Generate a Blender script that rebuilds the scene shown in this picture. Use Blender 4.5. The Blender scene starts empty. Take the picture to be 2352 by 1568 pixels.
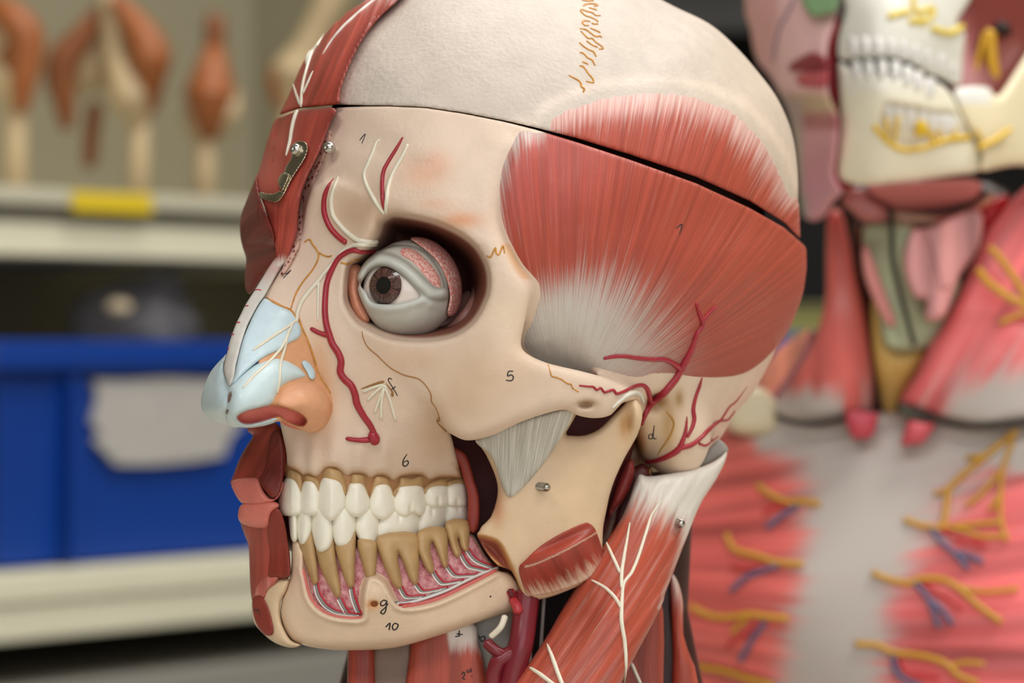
import bpy, math, random
import numpy as np
from mathutils import Vector, Matrix
from mathutils.bvhtree import BVHTree
random.seed(7); rng = np.random.default_rng(7)
CAMZ = 1.10            # camera height (m); the lens looks level along +Y
D0 = 900.0             # camera to the middle plane of the head (mm)
FPX = 6750.0           # focal length in pixels of a 2352 px wide frame
C = bpy.context.scene.collection
# working space in millimetres: X right, d towards the camera, Z up, origin in the middle of the head
def pix(X, d, Z):
    s = FPX / (D0 - d)
    return 1176 + X * s, 784 - Z * s, s
def P(px, py, d):
    s = FPX / (D0 - d)
    return np.array([(px - 1176) / s, d, (784 - py) / s])
def world(V):
    V = np.asarray(V, float)
    return np.stack([V[:, 0], -V[:, 1], V[:, 2]], 1) / 1000 + np.array([0, 0, CAMZ])
def K(ox, oy, sc):
    return lambda *p: [(ox + x / sc, oy + y / sc) for x, y in p]
c1, c2, c3, c4 = K(430, 560, 3.485), K(530, 960, 2.904), K(530, 0, 2.8), K(780, 460, 4.612)
c5, c6, c7, c8 = K(1000, 760, 2.904), K(1050, 160, 2.5296), K(800, 1150, 2.6133), K(1550, 0, 1.5686)
e1, e2, e3, e4 = K(0, 0, 2.24), K(0, 600, 1.6194), K(1500, 800, 2.041), K(1880, 0, 3.267)
e5, e6, e7 = K(680, 280, 4.356), K(1450, 860, 4.126), K(560, 300, 3.92)
g1, g2, g3, g4, g5, g6, g7 = K(1230, 0, 6.532), K(540, 960, 2.9037), K(800, 1370, 4.704), K(1180, 1080, 4.9), K(1100, 1180, 6.535), K(1680, 0, 3.0143), K(1740, 440, 2.8)
full = lambda *p: list(p)

def spline(p, n=6, closed=False):
    p = np.asarray(p, float); N = len(p); out = []
    if N < 3 and not closed:
        t = np.linspace(0, 1, n + 1)[:, None]; return p[0] * (1 - t) + p[-1] * t
    for i in range(N if closed else N - 1):
        g = (lambda j: p[j % N]) if closed else (lambda j: p[min(max(j, 0), N - 1)])
        a, b, c, e = g(i - 1), g(i), g(i + 1), g(i + 2)
        for k in range(n):
            t = k / n
            out.append(.5 * (2 * b + (c - a) * t + (2 * a - 5 * b + 4 * c - e) * t * t + (3 * b - a - 3 * c + e) * t ** 3))
    if not closed: out.append(p[-1])
    return np.array(out)

class SD:
    """signed distance (px) to a closed outline, negative inside, sampled from a raster"""
    def __init__(s, poly, smooth=3, step=None, m=60):
        q = spline(poly, smooth, True) if smooth > 1 else np.asarray(poly, float)
        s.poly = q
        lo, hi = q.min(0) - m, q.max(0) + m
        step = step or max(1.5, (hi - lo).max() / 300)
        s.lo, s.step = lo, step
        s.nx, s.ny = (np.ceil((hi - lo) / step).astype(int) + 1)
        gx, gy = np.meshgrid(lo[0] + np.arange(s.nx) * step, lo[1] + np.arange(s.ny) * step, indexing='ij')
        d2 = np.full(gx.shape, 1e18); ins = np.zeros(gx.shape, bool)
        for i in range(len(q)):
            a, b = q[i], q[(i + 1) % len(q)]
            e = b - a; L = max((e ** 2).sum(), 1e-9)
            t = np.clip(((gx - a[0]) * e[0] + (gy - a[1]) * e[1]) / L, 0, 1)
            d2 = np.minimum(d2, (gx - a[0] - t * e[0]) ** 2 + (gy - a[1] - t * e[1]) ** 2)
            if a[1] != b[1]:
                c = ((a[1] <= gy) != (b[1] <= gy)) & (gx < a[0] + (gy - a[1]) / (b[1] - a[1]) * e[0])
                ins ^= c
        s.g = np.sqrt(d2) * np.where(ins, -1, 1)
    def __call__(s, px, py):
        fx, fy = (px - s.lo[0]) / s.step, (py - s.lo[1]) / s.step
        cx, cy = np.clip(fx, 0, s.nx - 1.001), np.clip(fy, 0, s.ny - 1.001)
        i, j = cx.astype(int), cy.astype(int); u, v = cx - i, cy - j; g = s.g
        r = (g[i, j] * (1 - u) + g[i + 1, j] * u) * (1 - v) + (g[i, j + 1] * (1 - u) + g[i + 1, j + 1] * u) * v
        return r + np.hypot(fx - cx, fy - cy) * s.step

class TPS:
    """thin plate through (px, py, d) points: the depth of a surface in mm"""
    def __init__(s, pts, lam=0.0):
        p = np.asarray(pts, float); s.c = p[:, :2].mean(0); s.p = (p[:, :2] - s.c) / 300; n = len(p)
        r = np.linalg.norm(s.p[:, None] - s.p[None], axis=2)
        A = np.zeros((n + 3, n + 3)); A[:n, :n] = s.U(r) + lam * np.eye(n); A[:n, n] = 1; A[:n, n + 1:] = s.p
        A[n:, :n] = A[:n, n:].T
        s.w = np.linalg.solve(A, np.r_[p[:, 2], 0, 0, 0]); s.n = n
        s.lo, s.hi = p[:, :2].min(0) - 120, p[:, :2].max(0) + 120; s.st = 8
        nx, ny = (np.ceil((s.hi - s.lo) / s.st).astype(int) + 1)
        gx, gy = np.meshgrid(s.lo[0] + np.arange(nx) * s.st, s.lo[1] + np.arange(ny) * s.st, indexing='ij')
        s.g = s.ev(gx.ravel(), gy.ravel()).reshape(nx, ny); s.nx, s.ny = nx, ny
    @staticmethod
    def U(r): return np.where(r > 0, r * r * np.log(np.maximum(r, 1e-9)), 0)
    def ev(s, x, y):
        q = (np.stack([x, y], 1) - s.c) / 300
        o = s.w[s.n] + q @ s.w[s.n + 1:]
        for i in range(s.n): o = o + s.w[i] * s.U(np.hypot(q[:, 0] - s.p[i, 0], q[:, 1] - s.p[i, 1]))
        return o
    def __call__(s, px, py):
        cx = np.clip((px - s.lo[0]) / s.st, 0, s.nx - 1.001); cy = np.clip((py - s.lo[1]) / s.st, 0, s.ny - 1.001)
        i, j = cx.astype(int), cy.astype(int); u, v = cx - i, cy - j; g = s.g
        return (g[i, j] * (1 - u) + g[i + 1, j] * u) * (1 - v) + (g[i, j + 1] * (1 - u) + g[i + 1, j + 1] * u) * v

def smin(a, b, k):
    h = np.clip(.5 + .5 * (b - a) / k, 0, 1)
    return b * (1 - h) + a * h - k * h * (1 - h)
def smax(a, b, k): return -smin(-a, -b, k)
def sstep(a, b, x):
    t = np.clip((x - a) / (b - a), 0, 1); return t * t * (3 - 2 * t)

def nets(f, lo, hi, h):
    """surface nets of f(X, d, Z, px, py, s) over a box in mm, evaluated only near the surface"""
    lo, hi = np.asarray(lo, float), np.asarray(hi, float)
    B = 8
    nb = np.ceil((hi - lo) / (h * B)).astype(int); n = nb * B + 1
    F = lambda p: f(p[:, 0], p[:, 1], p[:, 2], *pix(p[:, 0], p[:, 1], p[:, 2]))
    bi = np.stack(np.meshgrid(*[np.arange(k) for k in nb], indexing='ij'), -1).reshape(-1, 3)
    bc = F(lo + (bi + .5) * B * h)
    val = np.ones(n, np.float32)
    vb = val[:-1, :-1, :-1].reshape(nb[0], B, nb[1], B, nb[2], B)
    vb[...] = np.sign(bc).reshape(nb)[:, None, :, None, :, None]
    kb = bi[np.abs(bc) < B * h * 1.7]
    if len(kb) == 0: return np.zeros((0, 3)), np.zeros((0, 4), int)
    o = np.stack(np.meshgrid(*[np.arange(B + 1)] * 3, indexing='ij'), -1).reshape(-1, 3)
    for c in range(0, len(kb), 3000):
        ii = (kb[c:c + 3000, None, :] * B + o[None]).reshape(-1, 3)
        val[ii[:, 0], ii[:, 1], ii[:, 2]] = F(lo + ii * h)
    val[0] = val[-1] = 1; val[:, 0] = val[:, -1] = 1; val[:, :, 0] = val[:, :, -1] = 1
    ins = val < 0
    m = np.zeros(n - 1, np.int8)
    for dx in (0, 1):
        for dy in (0, 1):
            for dz in (0, 1):
                m += ins[dx:n[0] - 1 + dx, dy:n[1] - 1 + dy, dz:n[2] - 1 + dz]
    cell = np.argwhere((m > 0) & (m < 8))
    idx = np.full(n - 1, -1, np.int32); idx[tuple(cell.T)] = np.arange(len(cell))
    cor = np.array([[a, b, c] for a in (0, 1) for b in (0, 1) for c in (0, 1)])
    cv = np.stack([val[tuple((cell + k).T)] for k in cor], 1).astype(float)
    acc = np.zeros((len(cell), 3)); cnt = np.zeros(len(cell))
    for i in range(8):
        for j in range(i + 1, 8):
            if np.abs(cor[i] - cor[j]).sum() == 1:
                a, b = cv[:, i], cv[:, j]; x = (a < 0) != (b < 0)
                t = np.where(x, a / np.where(x, a - b, 1), 0)
                acc += x[:, None] * (cor[i] + t[:, None] * (cor[j] - cor[i])); cnt += x
    V = lo + (cell + acc / np.maximum(cnt, 1)[:, None]) * h
    Q = []
    for ax in range(3):
        u, w = (ax + 1) % 3, (ax + 2) % 3
        sl = [slice(None)] * 3; s2 = [slice(None)] * 3
        sl[ax] = slice(0, -1); s2[ax] = slice(1, None)
        e = np.argwhere(ins[tuple(sl)] != ins[tuple(s2)])
        e = e[(e[:, u] > 0) & (e[:, w] > 0) & (e[:, u] < n[u] - 1) & (e[:, w] < n[w] - 1)]
        fl = ins[tuple(e.T)]
        du = np.zeros(3, int); du[u] = 1; dw = np.zeros(3, int); dw[w] = 1
        q = np.stack([idx[tuple((e - du - dw).T)], idx[tuple((e - dw).T)], idx[tuple(e.T)], idx[tuple((e - du).T)]], 1)
        q[~fl] = q[~fl][:, ::-1]
        Q.append(q)
    Q = np.concatenate(Q); Q = Q[(Q >= 0).all(1)]
    return V, Q[:, ::-1]          # d axis is mirrored into -Y, so flip the winding

def lin(c):
    c = np.asarray(c, float) / 255
    return np.where(c <= .04045, c / 12.92, ((c + .055) / 1.055) ** 2.4)

ROOT = {}
def thing(name, label, cat, X, d, Z, group=None):
    o = bpy.data.objects.new(name, None); C.objects.link(o)
    o.location = world([(X, d, Z)])[0]; o.empty_display_size = .02
    o['label'] = label; o['category'] = cat
    if group: o['group'] = group
    return o
def base_of(o):
    v = Vector((0, 0, 0))
    while o is not None: v = v + o.location; o = o.parent
    return np.array(v)
def build(name, V, F, mat, parent=None, col=None, att=None, label=None, smooth=True, raw=False):
    """one mesh object; V in working mm (or in metres when raw)"""
    W = np.asarray(V, float) if raw else world(V)
    if parent is not None: W = W - base_of(parent)
    me = bpy.data.meshes.new(name)
    if isinstance(F, np.ndarray):
        k = F.shape[1]
        me.vertices.add(len(W)); me.vertices.foreach_set('co', W.astype(np.float32).ravel())
        me.loops.add(F.size); me.loops.foreach_set('vertex_index', F.astype(np.int32).ravel())
        me.polygons.add(len(F)); me.polygons.foreach_set('loop_start', np.arange(len(F), dtype=np.int32) * k)
        me.update(calc_edges=True)
    else:
        me.from_pydata(W.tolist(), [], F); me.update()
    me.polygons.foreach_set('use_smooth', np.full(len(me.polygons), smooth))
    if col is not None:
        col = np.asarray(col, float)
        if col.ndim == 1: col = np.tile(col, (len(W), 1))
        a = me.color_attributes.new('Col', 'FLOAT_COLOR', 'POINT')
        a.data.foreach_set('color', np.c_[lin(col), np.ones(len(W))].astype(np.float32).ravel())
    for k, v in (att or {}).items():
        v = np.asarray(v, float)
        if v.ndim == 1:
            a = me.attributes.new(k, 'FLOAT', 'POINT'); a.data.foreach_set('value', v.astype(np.float32))
        else:
            a = me.attributes.new(k, 'FLOAT_VECTOR', 'POINT'); a.data.foreach_set('vector', v.astype(np.float32).ravel())
    me.materials.append(mat)
    o = bpy.data.objects.new(name, me); C.objects.link(o)
    if parent is not None: o.parent = parent
    if label: o['label'] = label
    return o

# ---------------------------------------------------------------- materials
def newmat(name):
    m = bpy.data.materials.new(name); m.use_nodes = True
    nt = m.node_tree; b = nt.nodes['Principled BSDF']
    return m, nt, b, nt.nodes.new, nt.links.new
def plain(name, rgb, rough=.45, metal=0, noise=0, nscale=300, bump=0, spec=.5, trans=0, alpha=1):
    m, nt, b, N, L = newmat(name)
    c = lin(rgb); b.inputs['Base Color'].default_value = (*c, 1)
    b.inputs['Roughness'].default_value = rough; b.inputs['Metallic'].default_value = metal
    b.inputs['Specular IOR Level'].default_value = spec
    b.inputs['Transmission Weight'].default_value = trans; b.inputs['Alpha'].default_value = alpha
    if noise or bump:
        t = N('ShaderNodeTexCoord'); n = N('ShaderNodeTexNoise'); n.inputs['Scale'].default_value = nscale; n.inputs['Detail'].default_value = 4
        L(t.outputs['Object'], n.inputs['Vector'])
        if noise:
            r = N('ShaderNodeMapRange'); r.inputs['From Min'].default_value = .25; r.inputs['From Max'].default_value = .75
            r.inputs['To Min'].default_value = 1 - noise; r.inputs['To Max'].default_value = 1 + noise
            L(n.outputs['Fac'], r.inputs['Value'])
            v = N('ShaderNodeVectorMath'); v.operation = 'SCALE'; v.inputs[0].default_value = c; L(r.outputs[0], v.inputs['Scale'])
            L(v.outputs[0], b.inputs['Base Color'])
        if bump:
            u = N('ShaderNodeBump'); u.inputs['Strength'].default_value = bump; u.inputs['Distance'].default_value = .001
            L(n.outputs['Fac'], u.inputs['Height']); L(u.outputs[0], b.inputs['Normal'])
    return m
def painted(name, rough=.42, noise=.06, nscale=250, bump=.15, fine=1500, spec=.4):
    """hand painted plastic: pigment comes from the mesh's Col attribute, plus mottling and a scratchy skin"""
    m, nt, b, N, L = newmat(name)
    b.inputs['Roughness'].default_value = rough; b.inputs['Specular IOR Level'].default_value = spec
    a = N('ShaderNodeAttribute'); a.attribute_name = 'Col'
    t = N('ShaderNodeTexCoord')
    n = N('ShaderNodeTexNoise'); n.inputs['Scale'].default_value = nscale; n.inputs['Detail'].default_value = 5; L(t.outputs['Object'], n.inputs['Vector'])
    r = N('ShaderNodeMapRange'); r.inputs['From Min'].default_value = .3; r.inputs['From Max'].default_value = .7
    r.inputs['To Min'].default_value = 1 - noise; r.inputs['To Max'].default_value = 1 + noise; L(n.outputs['Fac'], r.inputs['Value'])
    v = N('ShaderNodeVectorMath'); v.operation = 'SCALE'; L(a.outputs['Color'], v.inputs[0]); L(r.outputs[0], v.inputs['Scale'])
    L(v.outputs[0], b.inputs['Base Color'])
    if bump:
        n2 = N('ShaderNodeTexNoise'); n2.inputs['Scale'].default_value = fine; n2.inputs['Detail'].default_value = 3; L(t.outputs['Object'], n2.inputs['Vector'])
        u = N('ShaderNodeBump'); u.inputs['Strength'].default_value = bump; u.inputs['Distance'].default_value = .0005
        L(n2.outputs['Fac'], u.inputs['Height']); L(u.outputs[0], b.inputs['Normal'])
    return m
def fibrous(name, white=(226, 215, 205), rough=.42, contrast=.9, streak=.22, bump=.35, soft=.35, spec=.4):
    """muscle: Col is the pigment, fib = (across, along) the fibres, wht = how far the tendon's white has taken over"""
    m, nt, b, N, L = newmat(name)
    b.inputs['Roughness'].default_value = rough; b.inputs['Specular IOR Level'].default_value = spec
    a = N('ShaderNodeAttribute'); a.attribute_name = 'Col'
    f = N('ShaderNodeAttribute'); f.attribute_name = 'fib'
    w = N('ShaderNodeAttribute'); w.attribute_name = 'wht'
    n = N('ShaderNodeTexNoise'); n.inputs['Scale'].default_value = 1; n.inputs['Detail'].default_value = 4; n.inputs['Roughness'].default_value = .6
    L(f.outputs['Vector'], n.inputs['Vector'])
    n2 = N('ShaderNodeTexNoise'); n2.inputs['Scale'].default_value = .33; n2.inputs['Detail'].default_value = 3; L(f.outputs['Vector'], n2.inputs['Vector'])
    r = N('ShaderNodeMapRange'); r.inputs['From Min'].default_value = .3; r.inputs['From Max'].default_value = .7
    r.inputs['To Min'].default_value = 1 - streak; r.inputs['To Max'].default_value = 1 + streak; L(n2.outputs['Fac'], r.inputs['Value'])
    v = N('ShaderNodeVectorMath'); v.operation = 'SCALE'; L(a.outputs['Color'], v.inputs[0]); L(r.outputs[0], v.inputs['Scale'])
    q = N('ShaderNodeMath'); q.operation = 'SUBTRACT'; q.inputs[1].default_value = .5; L(n.outputs['Fac'], q.inputs[0])
    q2 = N('ShaderNodeMath'); q2.operation = 'MULTIPLY_ADD'; q2.inputs[1].default_value = contrast; L(q.outputs[0], q2.inputs[0]); L(w.outputs['Fac'], q2.inputs[2])
    s = N('ShaderNodeMapRange'); s.interpolation_type = 'SMOOTHSTEP'
    s.inputs['From Min'].default_value = .5 - soft; s.inputs['From Max'].default_value = .5 + soft; L(q2.outputs[0], s.inputs['Value'])
    x = N('ShaderNodeMix'); x.data_type = 'RGBA'; L(s.outputs[0], x.inputs['Factor']); L(v.outputs[0], x.inputs['A']); x.inputs['B'].default_value = (*lin(white), 1)
    L(x.outputs['Result'], b.inputs['Base Color'])
    u = N('ShaderNodeBump'); u.inputs['Strength'].default_value = bump; u.inputs['Distance'].default_value = .0006
    L(n.outputs['Fac'], u.inputs['Height']); L(u.outputs[0], b.inputs['Normal'])
    return m

# ---------------------------------------------------------------- shape helpers
def grid_box(polys, d0, d1, pad=4):
    q = np.concatenate([p if isinstance(p, np.ndarray) else np.asarray(p, float) for p in polys])
    a = [P(x, y, d) for x in (q[:, 0].min(), q[:, 0].max()) for y in (q[:, 1].min(), q[:, 1].max()) for d in (d0, d1)]
    a = np.array(a); lo, hi = a.min(0) - pad, a.max(0) + pad
    lo[1], hi[1] = min(d0, d1) - pad, max(d0, d1) + pad
    return lo, hi
def slab(poly, df, thick, h=.6, k=1.5, bulge=0, bw=2.0, smooth=3, cut=None, grow=0):
    """a solid with the given outline, its front at depth df(px,py), thick mm deep, edges rounded over k mm"""
    sd = poly if isinstance(poly, SD) else SD(poly, smooth)
    q = sd.poly; dd = np.asarray(df(q[:, 0], q[:, 1])) * np.ones(len(q))
    cx, cy = q.mean(0); dm = float(np.max(df(np.array([cx]), np.array([cy]))))
    lo, hi = grid_box([q], min(dd.min(), dm) - thick - 3, max(dd.max(), dm) + bulge + 4)
    def f(X, d, Z, px, py, s):
        m = sd(px, py) / s - grow
        fr = df(px, py)
        if bulge: fr = fr + bulge * (1 - np.exp(np.minimum(m, 0) / bw))
        g = smax(smax(m, (d - fr) * .8, k), fr - thick - d, k)
        if cut is not None: g = cut(g, X, d, Z, px, py, s)
        return g
    V, F = nets(f, lo, hi, h)
    return V, F
def const(v): return lambda px, py: np.zeros_like(px) + v
def tube(pts, rad, n=8, flat=1.0):
    p = np.asarray(pts, float); r = np.ones(len(p)) * rad
    T = np.gradient(p, axis=0); T /= np.maximum(np.linalg.norm(T, axis=1), 1e-9)[:, None]
    up = np.array([0, 1., 0]); V = []; F = []
    for i in range(len(p)):
        a = np.cross(T[i], up); a /= max(np.linalg.norm(a), 1e-6); b = np.cross(a, T[i])
        for k in range(n):
            w = 2 * math.pi * k / n
            V.append(p[i] + r[i] * (math.cos(w) * a + flat * math.sin(w) * b))
    for i in range(len(p) - 1):
        for k in range(n):
            F.append((i * n + k, i * n + (k + 1) % n, (i + 1) * n + (k + 1) % n, (i + 1) * n + k))
    m = len(V)
    V.append(p[0] - T[0] * r[0] * .6); V.append(p[-1] + T[-1] * r[-1] * .6)
    e = (len(p) - 1) * n
    for k in range(n):
        F.append((m, (k + 1) % n, k)); F.append((m + 1, e + k, e + (k + 1) % n))
    return np.array(V), F
def joinm(parts):
    V, F, o = [], [], 0
    for v, f in parts:
        V.append(np.asarray(v, float)); F += [tuple(int(i) + o for i in q) for q in f]; o += len(v)
    return np.concatenate(V), F
class Skin:
    """surfaces that painted lines and vessels are laid on"""
    def __init__(s): s.V, s.F, s.o, s.t = [], [], 0, None
    def add(s, V, F):
        s.V.append(V); s.F += [tuple(int(i) + s.o for i in q) for q in F]; s.o += len(V); s.t = None
    def tree(s):
        if s.t is None:
            s.t = BVHTree.FromPolygons(np.concatenate(s.V).tolist(), s.F)
        return s.t
    def hit(s, px, py):
        o = Vector((0, D0, 0)); e = Vector(P(px, py, 0)) - o; e.normalize()
        h, n, i, q = s.tree().ray_cast(o, e)
        if h is None: return None
        if n.dot(e) > 0: n = -n
        return np.array(h), np.array(n)
    def lay(s, path, off=0.0, n=5, sm=2, relax=3):
        q = spline(path, n); H = [s.hit(*a) for a in q]
        ok = [i for i, a in enumerate(H) if a is not None]
        if not ok: return None, None
        dd = np.interp(np.arange(len(q)), ok, [H[i][0][1] for i in ok])
        nn = np.stack([np.interp(np.arange(len(q)), ok, [H[i][1][k] for i in ok]) for k in range(3)], 1)
        for _ in range(relax):
            e = np.pad(dd, 1, mode='edge'); dd = np.maximum(dd, .25 * e[:-2] + .5 * e[1:-1] + .25 * e[2:]) if sm else dd
        pts = np.array([P(a[0], a[1], b) for a, b in zip(q, dd)])
        nn /= np.maximum(np.linalg.norm(nn, axis=1), 1e-6)[:, None]
        return pts + nn * off, nn
    def line(s, path, w, off=.3, n=5, taper=(1, 1), sides=8, flat=1.0, relax=3):
        """a tube of width w (px) laid along a path; w may be a list of widths along it"""
        pts, nn = s.lay(path, 0, n, relax=relax)
        if pts is None: return np.zeros((0, 3)), []
        t = np.linspace(0, 1, len(pts))
        ww = np.interp(t, np.linspace(0, 1, len(w)), w) if isinstance(w, (list, tuple)) else np.full(len(pts), float(w))
        ww = ww * np.interp(t, [0, .15, .85, 1], [taper[0], 1, 1, taper[1]])
        r = ww / 2 * (D0 - pts[:, 1]) / FPX
        return tube(pts + nn * (off * r)[:, None], r, sides, flat)
    def lines(s, paths, w, **k):
        return joinm([s.line(p, w if not isinstance(w, dict) else w[i], **k) for i, p in enumerate(paths)])
# ================================================================= THE HEAD MODEL
BONE = (222, 200, 180); CAPB = (200, 188, 176); RED = (170, 72, 58); DRED = (120, 45, 36); MAROON = (62, 18, 18)
ART = (160, 38, 52); NERVE = (226, 220, 200); ORANGE = (196, 138, 58); INK = (38, 30, 30); GREY = (196, 192, 180); BLUE = (190, 214, 220)
M_bone = painted('painted_bone', rough=.4, noise=.045, nscale=120, bump=.22, fine=900)
M_cap = painted('painted_skullcap', rough=.52, noise=.05, nscale=160, bump=.5, fine=700, spec=.25)
M_paint = painted('painted_plastic', rough=.38, noise=.06, nscale=300, bump=.1)
M_gloss = painted('glossy_paint', rough=.36, noise=.05, nscale=300, bump=.05, spec=.5)
M_musc = fibrous('muscle_paint', streak=.32)
M_tend = fibrous('tendon_paint', white=(228, 226, 216), contrast=1.2, soft=.3, streak=.1, bump=.5)
M_ink = plain('ink_line', INK, .5)
M_art = plain('artery_paint', ART, .35, noise=.1, nscale=400)
M_nerve = plain('nerve_paint', NERVE, .4, noise=.06, nscale=500)
M_suture = plain('suture_paint', ORANGE, .5, noise=.25, nscale=700)
M_steel = plain('steel', (190, 188, 180), .28, metal=1, noise=.1, nscale=200)
M_nickel = plain('nickel', (205, 196, 170), .22, metal=1, noise=.08, nscale=200)

head = thing('anatomical_head_model', 'sharp anatomical head model with bare teeth, open eye socket and pale skullcap', 'anatomical model', 20, 0, -175)

# ---- cranium: rounded volume that follows the head's outline
CC = np.array([1215.0, 520.0]); TD = 85.0
OUT = spline([(1550, 16), (1633, 57), (1697, 115), (1741, 166), (1780, 217), (1808, 274), (1824, 331), (1832, 408), (1832, 484), (1834, 545), (1838, 590),
  (1838, 625), (1831, 676), (1811, 733), (1786, 790), (1760, 848), (1722, 912), (1684, 956), (1650, 1012), (1590, 1062), (1500, 1090), (1400, 1062),
  (1250, 1040), (1080, 1020), (950, 1000), (850, 930), (795, 850), (735, 740), (676, 650), (640, 580), (620, 500), (622, 430), (633, 378), (646, 321),
  (658, 286), (676, 255), (691, 221), (717, 160), (766, 96), (813, 50), (885, 4), (955, -35), (1040, -62), (1140, -78), (1250, -82), (1360, -65), (1460, -30)], 4, True)
_ph = np.arctan2(OUT[:, 1] - CC[1], OUT[:, 0] - CC[0]); _rh = np.hypot(OUT[:, 1] - CC[1], OUT[:, 0] - CC[0])
_o = np.argsort(_ph); _tt = np.linspace(-math.pi, math.pi, 1441)
RHO = np.interp(_tt, _ph[_o], _rh[_o], period=2 * math.pi)
for _ in range(30): RHO[:-1] = .25 * np.roll(RHO[:-1], 1) + .5 * RHO[:-1] + .25 * np.roll(RHO[:-1], -1)
RHO[-1] = RHO[0]
dmid = lambda px: 20 - 40 * (px - 600) / 1240
def star(px, py, d, grow=0.0, T=TD):
    dx, dy = px - CC[0], py - CC[1]
    r = np.hypot(dx, dy) / (np.interp(np.arctan2(dy, dx), _tt, RHO) + grow * 7.6)
    q = (d - dmid(px)) / (T + grow)
    R = np.sqrt(r * r + q * q)
    return (R - 1) * 80
def star_front(px, py, grow=0.0):
    dx, dy = px - CC[0], py - CC[1]
    r = np.hypot(dx, dy) / (np.interp(np.arctan2(dy, dx), _tt, RHO) + grow * 7.6)
    return dmid(px) + (TD + grow) * np.sqrt(np.maximum(1 - r * r, 0))
# ---- the saw cut that frees the skullcap
CUTU = np.array([(500, 290), (600, 276), (646, 264), (687, 249), (776, 240), (844, 242), (894, 242.5), (976, 246), (1066, 259), (1159, 277), (1230, 293), (1327, 318), (1445, 354), (1599, 406), (1722, 461), (1801, 511), (1829, 541), (1900, 600)], float)
CUTL = np.array([(500, 298), (600, 282), (646, 268.5), (687, 253.5), (776, 247), (844, 244), (894, 244), (976, 247.5), (1066, 261), (1159, 279.5), (1230, 297.5), (1327, 327), (1445, 366), (1599, 421), (1722, 478), (1801, 523), (1829, 548), (1900, 610)], float)
cutu = lambda px: np.interp(px, CUTU[:, 0], CUTU[:, 1]); cutl = lambda px: np.interp(px, CUTL[:, 0], CUTL[:, 1])
# ---- outlines
TEMP = np.array(c6((470, 340), (380, 340), (360, 345), (280, 440), (230, 560), (210, 700), (215, 830), (240, 940), (290, 1050), (350, 1160), (410, 1240), (425, 1300), (400, 1420), (385, 1500), (375, 1568)) +
   [(1199, 800), (1230, 835), (1290, 870), (1380, 895), (1440, 893), (1490, 880), (1560, 868), (1640, 868), (1700, 860), (1745, 835), (1790, 790), (1830, 740), (1870, 660), (1890, 560), (1870, 450)] +
   c6((1960, 700), (1925, 620), (1860, 480), (1760, 340), (1640, 225), (1500, 155), (1340, 108), (1180, 95), (1020, 97), (880, 115), (740, 150), (600, 205), (520, 260)), float)
S_temp = SD(TEMP, 3)
FR_CAP = np.array([(916, 0), (873, 39), (834, 89), (801, 154), (780, 214), (776, 250), (700, 330), (560, 330), (560, 100), (700, -60), (900, -160), (1010, -110), (960, -45)], float)
S_frcap = SD(FR_CAP, 3)
FR_LOW = np.array([(626, 286), (650, 268), (687, 254.5), (730, 249), (764, 247), (772, 258), (759, 282)] + e7((700, 150), (640, 280), (580, 400), (520, 560), (490, 740), (480, 920), (440, 1050), (370, 1190), (300, 1250), (240, 1220), (290, 1120), (270, 980), (240, 860), (190, 700), (140, 560), (105, 430), (140, 350)), float)
ORB = np.array(c4((560, 140), (700, 150), (900, 185), (1100, 250), (1300, 350), (1450, 470), (1550, 620), (1600, 780), (1600, 950), (1560, 1080), (1470, 1250), (1350, 1370), (1200, 1450), (1000, 1490), (800, 1495), (600, 1475), (450, 1430), (300, 1350), (200, 1290), (120, 1190), (60, 1060), (55, 900), (70, 750), (95, 660), (190, 590), (320, 470), (400, 330), (440, 215)), float)
S_orb = SD(ORB, 3)
# ---- depth of the facial bones
MAX_D = TPS([(690, 545, 65), (655, 620, 66), (610, 690, 70.5), (600, 780, 72), (640, 900, 70), (650, 1000, 65), (660, 1060, 64.5), (700, 640, 70), (740, 560, 71), (740, 690, 74), (735, 800, 76), (790, 680, 75), (740, 900, 74), (760, 1000, 73),
   (760, 1075, 71), (860, 775, 81), (800, 860, 78.5), (850, 900, 79), (930, 860, 83), (920, 930, 79), (900, 1000, 74.5), (860, 1075, 69), (980, 980, 75), (950, 1075, 64), (1040, 1020, 64), (1050, 1100, 54.5), (1000, 900, 85), (800, 500, 74), (760, 440, 73), (850, 430, 79), (1000, 700, 86)], .02)
ZYG_D = TPS([(900, 470, 84), (1000, 478, 88.5), (1080, 525, 91), (1150, 600, 92), (1160, 700, 91.5), (1150, 850, 92.5), (1080, 900, 91), (1050, 990, 86), (1200, 900, 90), (1200, 780, 91), (1300, 890, 83), (1380, 900, 75), (1440, 905, 66),
   (950, 800, 85), (870, 775, 81.5), (1160, 450, 87.5), (1170, 340, 82), (1100, 380, 84.5), (960, 430, 84), (1180, 970, 89), (1320, 945, 80), (1030, 800, 88), (960, 880, 83.5), (1000, 950, 84)], .02)
MAXP = np.array([(659, 1070)] + c2((380, 330), (440, 358), (478, 400), (515, 383), (585, 415), (640, 345), (700, 340), (755, 400), (775, 420), (820, 378), (890, 385), (925, 430), (980, 390), (1035, 393), (1085, 440), (1140, 398), (1270, 385), (1315, 430), (1380, 405), (1430, 400), (1540, 405), (1560, 440), (1540, 380), (1505, 260), (1480, 150)) +
   [(1030, 960), (1060, 850), (1000, 700), (900, 600), (860, 480), (780, 420), (720, 430), (692, 530), (662, 590), (624, 650), (598, 690), (588, 740), (598, 820), (632, 920), (646, 985), (653, 1015), (658, 1040)], float)
S_max = SD(MAXP, 2)
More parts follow.
